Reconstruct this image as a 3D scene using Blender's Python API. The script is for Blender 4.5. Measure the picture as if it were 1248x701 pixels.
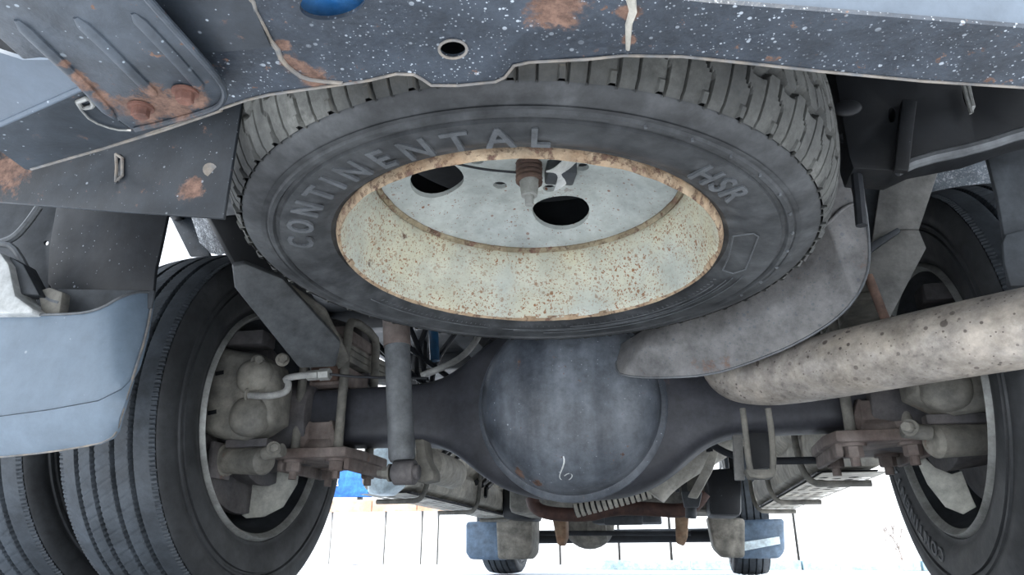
import bpy, bmesh, math, random
import numpy as np
from mathutils import Vector, Matrix, geometry, noise

random.seed(7)
for o in list(bpy.data.objects): bpy.data.objects.remove(o)
S = bpy.context.scene
COL = S.collection

# ------------------------------------------------------------------ camera
FPX = 869.0
PITCH = math.radians(20.64); YAW = math.radians(12.2)
CAM = Vector((0, 0, .10))
cd = bpy.data.cameras.new('camera'); cam = bpy.data.objects.new('camera', cd); COL.objects.link(cam)
cd.sensor_width = 36; cd.lens = FPX/1248*36; cd.clip_start = .01; cd.clip_end = 300
cam.location = CAM; cam.rotation_euler = (math.pi/2+PITCH, 0, YAW)
S.camera = cam
FW = Vector((-math.sin(YAW)*math.cos(PITCH), math.cos(YAW)*math.cos(PITCH), math.sin(PITCH)))
RT = Vector((math.cos(YAW), math.sin(YAW), 0)); UP = RT.cross(FW)

# ------------------------------------------------------------------ world, sun, exposure
W = bpy.data.worlds.new('world'); S.world = W; W.use_nodes = True
nt = W.node_tree; bg = nt.nodes['Background']
tc = nt.nodes.new('ShaderNodeTexCoord'); sx = nt.nodes.new('ShaderNodeSeparateXYZ')
mr = nt.nodes.new('ShaderNodeMapRange'); cr = nt.nodes.new('ShaderNodeValToRGB')
nt.links.new(tc.outputs['Generated'], sx.inputs[0]); nt.links.new(sx.outputs['Z'], mr.inputs['Value'])
nt.links.new(mr.outputs[0], cr.inputs[0]); nt.links.new(cr.outputs[0], bg.inputs['Color'])
cr.color_ramp.elements[0].color = (.95, .975, 1, 1); cr.color_ramp.elements[1].color = (.58, .72, .92, 1)
bg.inputs['Strength'].default_value = 1.35
sd = bpy.data.lights.new('sun', 'SUN'); so = bpy.data.objects.new('sun', sd); COL.objects.link(so)
sd.energy = 2.6; sd.angle = math.radians(12); sd.color = (1, .94, .86)
so.rotation_euler = (math.radians(38), math.radians(22), 0)
S.view_settings.view_transform = 'Standard'; S.view_settings.look = 'None'
S.view_settings.gamma = 1; S.view_settings.use_curve_mapping = False
S.view_settings.exposure = .98

# ------------------------------------------------------------------ helpers
V = Vector
def at(u, v, Y=None, Z=None, X=None):
    d = FW + RT*((u-624)/FPX) + UP*((350.5-v)/FPX)
    if Y is not None: k = Y/d.y
    elif Z is not None: k = (Z-.1)/d.z
    else: k = X/d.x
    return CAM + d*k
def on_plane(u, v, p0, n):
    d = FW + RT*((u-624)/FPX) + UP*((350.5-v)/FPX)
    return CAM + d*((p0-CAM).dot(n)/d.dot(n))

def lin(h):
    h = h.lstrip('#'); c = [int(h[i:i+2], 16)/255 for i in (0, 2, 4)]
    return tuple(x/12.92 if x <= .04045 else ((x+.055)/1.055)**2.4 for x in c) + (1,)

def material(name, base, rough=.6, metal=0., tint=None, tint_scale=4., tint_amt=.5, speck=None, speck_scale=60, speck_thr=.16,
             rust=0., rust_scale=7., spots=(), bump=.15, bump_scale=60., streak=None, fine=None, dirt=1., fleck=None):
    """painted / worn surface: mottling, splatter specks, rust patches and fine relief"""
    m = bpy.data.materials.new(name); m.use_nodes = True
    t = m.node_tree; N = t.nodes.new; L = t.links.new
    b = t.nodes['Principled BSDF']
    tcn = N('ShaderNodeTexCoord'); co = tcn.outputs['Object']
    def nz(scale, detail=6, rough_=.6, vec=None):
        n = N('ShaderNodeTexNoise'); n.inputs['Scale'].default_value = scale; n.inputs['Detail'].default_value = detail
        n.inputs['Roughness'].default_value = rough_; L(vec or co, n.inputs['Vector']); return n.outputs['Fac']
    def ramp(src, a, c, lo=0., hi=1.):
        r = N('ShaderNodeMapRange'); r.inputs['From Min'].default_value = a; r.inputs['From Max'].default_value = c
        r.inputs['To Min'].default_value = lo; r.inputs['To Max'].default_value = hi; L(src, r.inputs['Value']); return r.outputs[0]
    def mix(fac, A, B):
        x = N('ShaderNodeMix'); x.data_type = 'RGBA'
        if isinstance(fac, float): x.inputs['Factor'].default_value = fac
        else: L(fac, x.inputs['Factor'])
        for s, q in ((x.inputs['A'], A), (x.inputs['B'], B)):
            if isinstance(q, tuple): s.default_value = q
            else: L(q, s)
        return x.outputs['Result']
    def math_(op, a, c):
        x = N('ShaderNodeMath'); x.operation = op; x.use_clamp = (op in ('ADD', 'MULTIPLY'))
        for i, q in enumerate((a, c)):
            if isinstance(q, (int, float)): x.inputs[i].default_value = q
            else: L(q, x.inputs[i])
        return x.outputs[0]
    grime = ramp(nz(22, 11, .74), .33, .68, 1-.42*dirt, 1+.40*dirt); grime2 = ramp(nz(4.5, 8, .65), .34, .66, 1-.25*dirt, 1+.22*dirt)
    col = lin(base)
    if tint: col = mix(ramp(nz(tint_scale), .5-.18, .5+.18, 0, tint_amt), col, lin(tint))
    if fine: col = mix(ramp(nz(bump_scale*1.7, 4, .7), .42, .66, 0, .8), col, lin(fine))
    if streak:
        mp = N('ShaderNodeMapping'); mp.inputs['Scale'].default_value = streak[1]; L(co, mp.inputs['Vector'])
        col = mix(ramp(nz(1., 4, .6, mp.outputs[0]), .42, .68, 0, streak[2]), col, lin(streak[0]))
    if speck:
        for sc, th in ((speck_scale, speck_thr), (speck_scale*2.6, speck_thr*1.15)):
            vo = N('ShaderNodeTexVoronoi'); vo.inputs['Scale'].default_value = sc; L(co, vo.inputs['Vector'])
            sp = N('ShaderNodeSeparateColor'); L(vo.outputs['Color'], sp.inputs[0])
            thr = math_('MULTIPLY', math_('MULTIPLY', sp.outputs[0], sp.outputs[1]), th*2.8)
            f = ramp(math_('SUBTRACT', thr, vo.outputs['Distance']), 0, .05)
            col = mix(math_('MULTIPLY', f, ramp(nz(9), .35, .6, .15, .9)), col, lin(speck))
    if fleck: col = mix(math_('MULTIPLY', ramp(nz(230, 3, .5), fleck[1], fleck[1]+.05), ramp(nz(12), .38, .56, .1, 1)), col, lin(fleck[0]))
    gm = N('ShaderNodeMath'); gm.operation = 'MULTIPLY'; L(grime, gm.inputs[0]); L(grime2, gm.inputs[1])
    hs_ = N('ShaderNodeVectorMath'); hs_.operation = 'SCALE'; L(gm.outputs[0], hs_.inputs['Scale'])
    if isinstance(col, tuple): hs_.inputs[0].default_value = col[:3]
    else: L(col, hs_.inputs[0])
    col = hs_.outputs[0]
    rmask = None
    if rust > 0: rmask = ramp(nz(rust_scale, 9, .72), .66-rust*.3, .74-rust*.3)
    for (p, rad) in spots:
        g = N('ShaderNodeNewGeometry'); vm = N('ShaderNodeVectorMath'); vm.operation = 'DISTANCE'
        L(g.outputs['Position'], vm.inputs[0]); vm.inputs[1].default_value = tuple(p)
        f = math_('ADD', ramp(vm.outputs['Value'], rad, rad*.15, 0, .75), ramp(nz(45, 8, .75), .3, .7, -.42, .42))
        f = ramp(f, .25, .5)
        rmask = f if rmask is None else math_('ADD', rmask, f)
    if rmask is not None:
        rc = mix(ramp(nz(55, 8, .8), .38, .62), lin('#4b3830'), lin('#86695a'))
        col = mix(rmask, col, rc)
    if isinstance(col, tuple): b.inputs['Base Color'].default_value = col
    else: L(col, b.inputs['Base Color'])
    b.inputs['Metallic'].default_value = metal
    ro = ramp(nz(14), .3, .7, max(.05, rough-.12), min(1, rough+.12))
    if rmask is not None: ro = math_('ADD', ro, math_('MULTIPLY', rmask, .4))
    L(ro, b.inputs['Roughness'])
    bp = N('ShaderNodeBump'); bp.inputs['Strength'].default_value = bump; bp.inputs['Distance'].default_value = .002
    h = nz(bump_scale, 5, .65)
    if rmask is not None: h = math_('ADD', h, math_('MULTIPLY', rmask, math_('MULTIPLY', h, 1.2)))
    L(h, bp.inputs['Height']); L(bp.outputs[0], b.inputs['Normal'])
    return m

def bmesh_sharp(bm, deg=32):
    bm.normal_update(); th = math.radians(deg)
    for f in bm.faces: f.smooth = True
    for e in bm.edges:
        e.smooth = len(e.link_faces) == 2 and e.calc_face_angle(4) < th

class MB:
    def __init__(s): s.v = []; s.f = []
    def add(s, vs, fs):
        k = len(s.v); s.v += [tuple(p) for p in vs]; s.f += [tuple(i+k for i in f) for f in fs]; return s
    def box(s, c, size, rot=None):
        c = V(c); R = rot or Matrix.Identity(3); h = V(size)/2
        vs = [c + R @ V((x*h.x, y*h.y, z*h.z)) for x in (-1, 1) for y in (-1, 1) for z in (-1, 1)]
        return s.add(vs, [(0, 1, 3, 2), (4, 6, 7, 5), (0, 4, 5, 1), (2, 3, 7, 6), (0, 2, 6, 4), (1, 5, 7, 3)])
    def beam(s, a, b, w, h, up=(0, 0, 1)):
        a = V(a); b = V(b); d = (b-a); L = d.length; d.normalize(); x = d.cross(V(up)).normalized(); y = x.cross(d)
        R = Matrix((x, d, y)).transposed()
        return s.box((a+b)/2, (w, L, h), R)
    def tube(s, pts, r, seg=12, caps=True, smooth=0):
        pts = [V(p) for p in pts]
        if smooth and len(pts) > 2:
            for _ in range(smooth):
                q = [pts[0]]
                for a, b in zip(pts, pts[1:]): q += [a*.75+b*.25, a*.25+b*.75]
                pts = q+[pts[-1]]
        rr = r if callable(r) else (lambda t: r)
        n = len(pts); T = []
        for i in range(n):
            d = pts[min(i+1, n-1)]-pts[max(i-1, 0)]; T.append(d.normalized())
        x = T[0].orthogonal().normalized(); vs = []; fs = []
        for i in range(n):
            x = (x - T[i]*x.dot(T[i])).normalized(); y = T[i].cross(x); R = rr(i/(n-1))
            vs += [pts[i] + (x*math.cos(2*math.pi*k/seg) + y*math.sin(2*math.pi*k/seg))*R for k in range(seg)]
        for i in range(n-1):
            for k in range(seg):
                a = i*seg+k; b = i*seg+(k+1) % seg; fs.append((a, b, b+seg, a+seg))
        if caps: fs += [tuple(range(seg))[::-1], tuple(range((n-1)*seg, n*seg))]
        return s.add(vs, fs)
    def cyl(s, a, b, r, seg=20, r2=None):
        r2 = r if r2 is None else r2
        return s.tube([a, b], (lambda t: r+(r2-r)*t), seg)
    def lathe(s, prof, c=(0, 0, 0), axis=(0, 0, 1), seg=48, close=False):
        c = V(c); ax = V(axis).normalized(); x = ax.orthogonal().normalized(); y = ax.cross(x)
        n = len(prof); vs = []; fs = []
        for k in range(seg):
            a = 2*math.pi*k/seg; d = x*math.cos(a)+y*math.sin(a)
            vs += [c + d*r + ax*h for r, h in prof]
        for k in range(seg):
            A = k*n; B = ((k+1) % seg)*n
            for i in range(n if close else n-1):
                j = (i+1) % n; fs.append((A+i, B+i, B+j, A+j))
        return s.add(vs, fs)
    def hexa(s, c, axis, r, h, washer=True):
        c = V(c); ax = V(axis).normalized()
        if washer: s.cyl(c, c+ax*h*.22, r*1.45, 18)
        s.tube([c+ax*h*.2, c+ax*h*.9, c+ax*h], lambda t: r if t < .9 else r*.85, 6)
        return s
    def ell(s, c, rad, seg=28, rings=16, power=1.):
        vs = []; fs = []
        for i in range(rings+1):
            th = math.pi*i/rings
            for k in range(seg):
                ph = 2*math.pi*k/seg
                q = [math.sin(th)*math.cos(ph), math.sin(th)*math.sin(ph), math.cos(th)]
                q = [math.copysign(abs(x)**power, x) for x in q]
                vs.append((c[0]+rad[0]*q[0], c[1]+rad[1]*q[1], c[2]+rad[2]*q[2]))
        for i in range(rings):
            for k in range(seg):
                a = i*seg+k; b = i*seg+(k+1) % seg; fs.append((a, a+seg, b+seg, b))
        return s.add(vs, fs)
    def sheet(s, pts, tris, off):
        """thick sheet: points, faces, offset vector"""
        n = len(pts); off = V(off)
        vs = [V(p) for p in pts] + [V(p)+off for p in pts]
        fs = [tuple(t) for t in tris] + [tuple(i+n for i in reversed(t)) for t in tris]
        cnt = {}
        for t in tris:
            for a, b in zip(t, tuple(t[1:])+(t[0],)): cnt[(a, b)] = 1
        for (a, b) in cnt:
            if (b, a) not in cnt: fs.append((b, a, a+n, b+n))
        return s.add(vs, fs)
    def grid(s, fn, nu, nv, off=None):
        pts = [fn(i/nu, j/nv) for i in range(nu+1) for j in range(nv+1)]
        fs = [(i*(nv+1)+j, (i+1)*(nv+1)+j, (i+1)*(nv+1)+j+1, i*(nv+1)+j+1) for i in range(nu) for j in range(nv)]
        return s.sheet(pts, fs, off) if off is not None else s.add(pts, fs)
    def build(s, name, mat, parent=None, bevel=0., sharp=32, local=False, seg=2, weld=True):
        me = bpy.data.meshes.new(name); off = V((0, 0, 0))
        if parent is not None and not local:
            p = parent
            while p: off = off + p.location; p = p.parent
        me.from_pydata([(a-off.x, b-off.y, c-off.z) for a, b, c in s.v], [], s.f)
        bm = bmesh.new(); bm.from_mesh(me)
        if weld: bmesh.ops.remove_doubles(bm, verts=bm.verts, dist=1e-5)
        bmesh.ops.recalc_face_normals(bm, faces=bm.faces)
        if bevel > 0:
            bm.normal_update()
            es = [e for e in bm.edges if len(e.link_faces) == 2 and e.calc_face_angle(0) > math.radians(35)]
            if es: bmesh.ops.bevel(bm, geom=es, offset=bevel, segments=seg, affect='EDGES', profile=.5, clamp_overlap=True)
        bmesh_sharp(bm, sharp); bm.to_mesh(me); bm.free()
        me.materials.append(mat)
        o = bpy.data.objects.new(name, me); COL.objects.link(o)
        if parent is not None: o.parent = parent
        return o

def tri_region(outline, holes=(), grid=0.):
    """constrained triangulation of a 2D outline with holes, returns (pts2d, tris)"""
    pts = [V(p) for p in outline]; n = len(pts); edges = [(i, (i+1) % n) for i in range(n)]
    for h in holes:
        k = len(pts); m = len(h); pts += [V(p) for p in h]; edges += [(k+i, k+(i+1) % m) for i in range(m)]
    def inside(p, poly):
        c = False; j = len(poly)-1
        for i in range(len(poly)):
            a, b = poly[i], poly[j]
            if (a[1] > p[1]) != (b[1] > p[1]) and p[0] < (b[0]-a[0])*(p[1]-a[1])/(b[1]-a[1])+a[0]: c = not c
            j = i
        return c
    if grid:
        xs = [p[0] for p in outline]; ys = [p[1] for p in outline]; x = min(xs)
        while x < max(xs):
            y = min(ys)
            while y < max(ys):
                q = V((x+grid*.37, y+grid*.41))
                if inside(q, outline) and not any(inside(q, h) for h in holes): pts.append(q)
                y += grid
            x += grid
    r = geometry.delaunay_2d_cdt(pts, edges, [], 0, 1e-7)
    vs, fs = r[0], r[2]; out = []
    for f in fs:
        c = sum((vs[i] for i in f), V((0, 0)))/len(f)
        if inside(c, outline) and not any(inside(c, h) for h in holes):
            a = sum(vs[f[i]].x*vs[f[(i+1) % len(f)]].y - vs[f[(i+1) % len(f)]].x*vs[f[i]].y for i in range(len(f)))
            out.append(tuple(f) if a > 0 else tuple(reversed(f)))
    return vs, out

def circ(u, v, ru, rv=None, n=20, rot=0.):
    rv = rv or ru; c, s_ = math.cos(rot), math.sin(rot)
    return [(u+ru*math.cos(2*math.pi*k/n)*c-rv*math.sin(2*math.pi*k/n)*s_, v+ru*math.cos(2*math.pi*k/n)*s_+rv*math.sin(2*math.pi*k/n)*c) for k in range(n)]

def plate(px, p0, n, thick, holes=(), mb=None, curve=None):
    """a real plate standing in the plane (p0, n), outline measured in photo pixels; thick goes along n away from the lens"""
    vs, tr = tri_region(px, holes, 0)
    n = V(n).normalized()
    pts = [on_plane(p[0], p[1], V(p0), n) for p in vs]
    if n.dot(V(p0)-CAM) < 0: n = -n
    return (mb or MB()).sheet(pts, tr, n*thick)
def plateY(px, Y, thick=.004, holes=(), mb=None, tilt=(0, 0)):
    return plate(px, at(px[0][0], px[0][1], Y=Y), (tilt[0], 1, tilt[1]), thick, holes, mb)
def plate3(px, a, b, c, thick=.004, holes=(), mb=None):
    return plate(px, a, (V(b)-V(a)).cross(V(c)-V(a)), thick, holes, mb)

def tag(o, label=None, cat=None, group=None, kind=None):
    if label: o['label'] = label
    if cat: o['category'] = cat
    if group: o['group'] = group
    if kind: o['kind'] = kind
    return o
def thing(name, label, cat, loc=(0, 0, 0), rot=(0, 0, 0), group=None):
    o = bpy.data.objects.new(name, None); COL.objects.link(o); o.empty_display_size = .05
    o.location = loc; o.rotation_euler = rot
    return tag(o, label, cat, group)
def copy_tree(o, parent=None):
    c = o.copy(); COL.objects.link(c); c.parent = parent
    for ch in list(o.children): copy_tree(ch, c)
    return c

XC, YA, ZA = -.208, 1.589, .405          # rear axle centre
def mir(p): return V((2*XC-p[0], p[1], p[2]))

# ------------------------------------------------------------------ materials
M = {}
M['navy'] = material('navy_paint', '#2b313a', .42, 0, '#4a525c', 7, .55, speck='#b0b8c0', speck_scale=150, speck_thr=.15, bump=.35, bump_scale=120, fine='#3d454e',
                     spots=[(at(678, 8, Z=.47), .034), (at(768, 15, Z=.47), .014), (at(767, 48, Z=.47), .009), (at(360, 78, Z=.47), .018), (at(385, 96, Z=.47), .02), (at(345, 55, Z=.47), .01)])
M['navy_plate'] = material('navy_plate_paint', '#30363d', .4, 0, '#545c65', 6, .5, speck='#9aa5ad', speck_scale=60, speck_thr=.08, bump=.3, bump_scale=90,
                           spots=[(at(168, 132, Z=.452), .034), (at(205, 128, Z=.452), .036), (at(228, 118, Z=.452), .026), (at(95, 90, Z=.452), .010), (at(108, 104, Z=.452), .011), (at(78, 76, Z=.452), .008), (at(120, 114, Z=.452), .012), (at(185, 110, Z=.452), .016)])
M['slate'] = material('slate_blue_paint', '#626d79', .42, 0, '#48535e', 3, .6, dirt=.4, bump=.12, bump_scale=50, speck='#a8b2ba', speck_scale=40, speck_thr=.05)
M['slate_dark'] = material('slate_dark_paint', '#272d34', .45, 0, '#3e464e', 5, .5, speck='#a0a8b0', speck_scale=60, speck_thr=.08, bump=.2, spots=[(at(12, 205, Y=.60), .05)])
M['hem'] = material('bare_edge', '#6e7072', .6, .1, '#93887a', 60, .9, rust=.2, bump=.5, bump_scale=150)
M['rust_bolt'] = material('rusty_bolt', '#66453b', .8, 0, '#815a4c', 60, .9, bump=.6, bump_scale=200)
M['rubber'] = material('dusty_rubber', '#292b2d', .6, 0, '#4a4c4d', 6, .8, streak=('#5c5e60', (30, 30, 8), .4), bump=.3, bump_scale=70)
M['tread'] = material('tread_rubber', '#343637', .75, 0, '#6a6a65', 6, .9, bump=.4, bump_scale=90, fine='#4b4b47')
M['letter'] = material('letter_rubber', '#4d5053', .55, 0, '#66696b', 30, .6, bump=.6, bump_scale=250)
M['road_rubber'] = material('road_rubber', '#2e3032', .62, 0, '#454749', 6, .6, bump=.25, bump_scale=70)
M['road_tread'] = material('road_tread_rubber', '#3b4045', .6, 0, '#50575e', 14, .6, bump=.35, bump_scale=110)
M['rim'] = material('worn_rim_paint', '#bcc0b6', .6, 0, '#cfc7a6', 6, .8, speck='#8a5a34', speck_scale=150, speck_thr=.24, fleck=('#8f5e3a', .60), bump=.25, bump_scale=90, rust=.12, rust_scale=22, dirt=.4)
M['rim_disc'] = material('worn_disc_paint', '#a9b0af', .6, 0, '#b8bcb6', 5, .7, speck='#7c4a2c', speck_scale=80, speck_thr=.12, bump=.2, bump_scale=80, rust=.06, rust_scale=9, dirt=.6, fleck=('#84604a', .66))
M['rust_lip'] = material('rusty_lip', '#a08468', .85, 0, '#c4b094', 40, .9, rust=.45, rust_scale=70, bump=.8, bump_scale=140)
M['seam_rust'] = material('rusty_seam', '#a39880', .85, 0, '#86765c', 40, .9, rust=.5, rust_scale=45, bump=.8, bump_scale=140)
M['rust'] = material('rust', '#4a3a35', .9, 0, '#6d5648', 24, .8, bump=.7, bump_scale=120)
M['iron'] = material('dusty_cast_iron', '#65645f', .75, 0, '#878379', 9, .8, bump=.5, bump_scale=80, rust=.05)
M['iron_dark'] = material('dark_cast_iron', '#45464a', .75, 0, '#6b6460', 7, .6, bump=.5, bump_scale=80, rust=.1)
M['axle'] = material('axle_paint', '#3a3f48', .42, 0, '#5c6269', 4, .6, bump=.35, bump_scale=70, streak=('#80868d', (11, 1.2, 1.2), .6), fine='#4f555c', speck='#a9b0b6', speck_scale=60, speck_thr=.07,
                      spots=[(at(632, 577, Y=1.45), .022), (at(655, 590, Y=1.45), .018)])
M['axle_tube'] = material('axle_beam_paint', '#2f3137', .5, 0, '#47474c', 3, .6, bump=.3, bump_scale=50, rust=.03)
M['plate_rust'] = material('rusty_spring_plate', '#61534d', .75, 0, '#7d7671', 10, .8, rust=.12, rust_scale=14, bump=.6, bump_scale=90)
M['steel'] = material('dull_steel', '#6b6e70', .5, .2, '#54575a', 8, .6, bump=.2, bump_scale=60, speck='#63605c', speck_scale=60, speck_thr=.06)
M['arm'] = material('arm_steel', '#5b5e60', .6, .1, '#383838', 8, .7, bump=.3, rust=.08, rust_scale=9)
M['zinc'] = material('zinc_fitting', '#a5a6a3', .5, .3, '#86867f', 30, .6, bump=.2)
M['exhaust'] = material('exhaust_steel', '#b8b0a5', .45, .25, '#8e8986', 5, .7, speck='#5d5450', speck_scale=60, speck_thr=.15, bump=.3, bump_scale=60, streak=('#c3b6a4', (2, 14, 14), .5), fine='#938c86')
M['shield'] = material('heat_shield_steel', '#7f7d7a', .5, .15, '#555557', 4, .7, speck='#5c5f63', speck_scale=120, speck_thr=.16, bump=.3, bump_scale=120, rust=.1, rust_scale=7)
M['grey_plate'] = material('grey_plate_paint', '#6a6a68', .55, .1, '#87857f', 6, .7, bump=.2, rust=.04)
M['pale'] = material('pale_dust_shield', '#b5b5ac', .7, 0, '#cfcec4', 14, .6, bump=.25, bump_scale=60)
M['cream'] = material('cream_cover', '#a5a197', .65, 0, '#bdb8ab', 8, .7, bump=.2, bump_scale=40)
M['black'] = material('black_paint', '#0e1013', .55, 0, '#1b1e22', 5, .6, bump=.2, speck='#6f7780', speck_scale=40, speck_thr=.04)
M['flap'] = material('rubber_flap', '#14161a', .5, 0, '#24282d', 3, .6, bump=.3, bump_scale=30, speck='#8b9197', speck_scale=60, speck_thr=.07)
M['flap_grey'] = material('grey_flap', '#33373b', .6, 0, '#4a4e52', 3, .6, bump=.3, bump_scale=30)
M['bumper_corner'] = material('corner_paint', '#6c7b89', .38, 0, '#586571', 2.5, .5, dirt=.35, bump=.1, bump_scale=30, speck='#aeb6bc', speck_scale=30, speck_thr=.04)
M['salt'] = material('salt_sprayed_liner', '#4b4e52', .8, 0, '#8d9196', 60, 1., speck='#d5d9dc', speck_scale=170, speck_thr=.36, bump=.6, bump_scale=100)
M['salt_skylit'] = material('skylit_salty_liner', '#a9b1b8', .7, 0, '#7d858c', 12, .9, speck='#e6e8ea', speck_scale=130, speck_thr=.3, bump=.5)  # pale base colour stands in for sky light on the liner; specks are salt
M['liner'] = material('liner_plastic', '#5d7084', .5, 0, '#4a5a6a', 3, .5, bump=.1)
M['liner_brown'] = material('muddy_liner', '#66635c', .75, 0, '#9a958a', 12, .7, bump=.3)
M['blue'] = material('blue_plastic', '#2563b4', .5, 0, '#3f8ad6', 8, .5, bump=.1)
M['beam_shaded'] = material('shaded_beam_paint', '#171b20', .45, 0, '#2c3238', 5, .6, bump=.25, speck='#8a9096', speck_scale=80, speck_thr=.07, spots=[(at(12, 205, Y=.60), .05), (at(232, 232, Y=.60), .022)])  # slate paint darkened to put the tail beam's shade into the colour
M['pipe_blue'] = material('pipe_blue', '#1c4566', .4, 0, '#2b5f85', 20, .6)
M['light_blue'] = material('light_blue_plastic', '#3b86cf', .4, 0, '#7db4e6', 30, .8, bump=.3)
M['chalk'] = material('chalk', '#d9dcdb', .9, bump=.4)
M['hose'] = material('grey_hose', '#8b8c8a', .7, 0, '#a5a49f', 20, .6, bump=.2)
M['black_hose'] = material('black_hose', '#16181c', .6, 0, '#2c3036', 20, .6)
M['tan'] = material('tan_rusty_steel', '#8d7862', .8, 0, '#6b4c38', 18, .8, bump=.5, rust=.2, rust_scale=20)
M['snow'] = material('packed_snow', '#e9ebee', .9, 0, '#d8dce1', 1.5, .5, bump=.5, bump_scale=6, dirt=.15)
M['kerb'] = material('kerb_stone', '#a9c0c8', .8, 0, '#8eaab4', 4, .6, bump=.3)
M['wall'] = material('white_cladding', '#f2f3f2', .6, 0, '#e2e4e6', 2, .3, bump=.05, dirt=.05)
M['seam'] = material('panel_seam', '#4c4a48', .7)
M['fascia'] = material('fascia_board', '#b59077', .7, 0, '#d9c2aa', 2.5, .8, bump=.2, dirt=.5)
M['glassy'] = material('translucent_tank', '#c9dbe2', .35, 0, '#dfe9ec', 8, .5)
M['twig'] = material('twig', '#8a7f78', .9)
M['tail_white'] = material('white_lamp_housing', '#c4c6c4', .5, 0, '#a9acab', 8, .5, bump=.1)
M['duct'] = material('brown_band', '#3c2823', .7, 0, '#5a3f34', 30, .6)

# ------------------------------------------------------------------ setting: ground, building wall, kerb
g = MB()
def gfn(a, b):
    x = -20+40*a; y = -8+34*b
    return (x, y, noise.noise(V((x*.6, y*.6, 0)))*.010 - .021)
g.grid(gfn, 80, 70)
tag(g.build('ground', M['snow'], sharp=60), kind='structure')

YW = 9.0
wall = bpy.data.objects.new('wall_back', None); COL.objects.link(wall); wall.location = (0, YW, 0); tag(wall, kind='structure')
seams = sorted([at(u, 660, Y=YW).x for u in (300, 402, 468, 513, 533, 682, 754, 817, 971)] + [-11., -9.2, -7.6, -6.6, 5., 6.4, 8., 9.8])
for a, b in zip(seams, seams[1:]):
    mb = MB(); top = .78 if b < at(600, 640, Y=YW).x else 1.0
    mb.box(((a+b)/2, YW+.03, top/2), (b-a-.03, .06, top)); mb.build('cladding_panel', M['wall'], wall, bevel=.006)
mb = MB(); mb.box((-.6, YW+.075, .38), (21, .03, .76)); mb.build('backing_board', M['seam'], wall)
# timber fascia on the left part, in boards
fz0 = at(480, 625, Y=YW).z
xa, xb = at(300, 615, Y=YW).x, at(566, 615, Y=YW).x
n = 5
for k in range(n):
    x0 = xa+(xb-xa)*k/n; x1 = xa+(xb-xa)*(k+1)/n
    mb = MB(); mb.box(((x0+x1)/2, YW-.02, fz0+.085), (x1-x0-.012, .08, .14)); mb.build('fascia_board', M['fascia'], wall, bevel=.006)
# kerb of separate stones
kx = at(712, 690, Y=7.4).x
kerb = thing('kerb', 'long low pale blue-grey kerb edging the snow in front of the white wall', 'kerb', (1.2, 7.45, 0))
x = kx
while x < 5.6:
    mb = MB(); mb.box((x+.495, 7.45, .02), (.985, .16, .085)); mb.build('kerb_stone', M['kerb'], kerb, bevel=.012); x += 1.0
# blue sign bin behind the axle at left
sgn = thing('sign_board', 'bright blue sign board with white marks above the brown fascia', 'sign', at(415, 603, Y=9.2))
plateY([(330, 572), (452, 572), (452, 606), (330, 606)], 9.2, .06).build('board', M['blue'], sgn, bevel=.01)
mb = MB()
for (cu, cv) in ((399, 586), (409, 588)):
    mb.tube([at(cu-3, cv-4, Y=9.18), at(cu+3, cv-4, Y=9.18), at(cu+2, cv, Y=9.18), at(cu+3, cv+4, Y=9.18), at(cu-3, cv+4, Y=9.18)], .008, 6)
mb.build('white_mark', M['chalk'], sgn)
for u_ in (345, 440):
    p_ = at(u_, 590, Y=9.25); mb = MB(); mb.box((p_.x, 9.25, p_.z/2-.01), (.06, .06, p_.z)); mb.build('post', M['seam'], sgn)
# bare shrub far right behind
sh = MB(); random.seed(3)
root = at(1103, 690, Y=8.2); root.z = 0
def grow(p, d, L, r, k):
    q = p+d*L; sh.tube([p, q], lambda t: r*(1-.3*t), 5)
    if k:
        for _ in range(3): grow(q, (d+V((random.uniform(-.7, .7), random.uniform(-.5, .5), random.uniform(-.1, .5)))).normalized(), L*.72, r*.65, k-1)
for _ in range(3): grow(root, V((random.uniform(-.35, .35), random.uniform(-.2, .2), 1)).normalized(), .16, .006, 3)
tag(sh.build('bare_shrub', M['twig']), 'small leafless shrub in the snow before the white wall at right', 'shrub')

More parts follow.
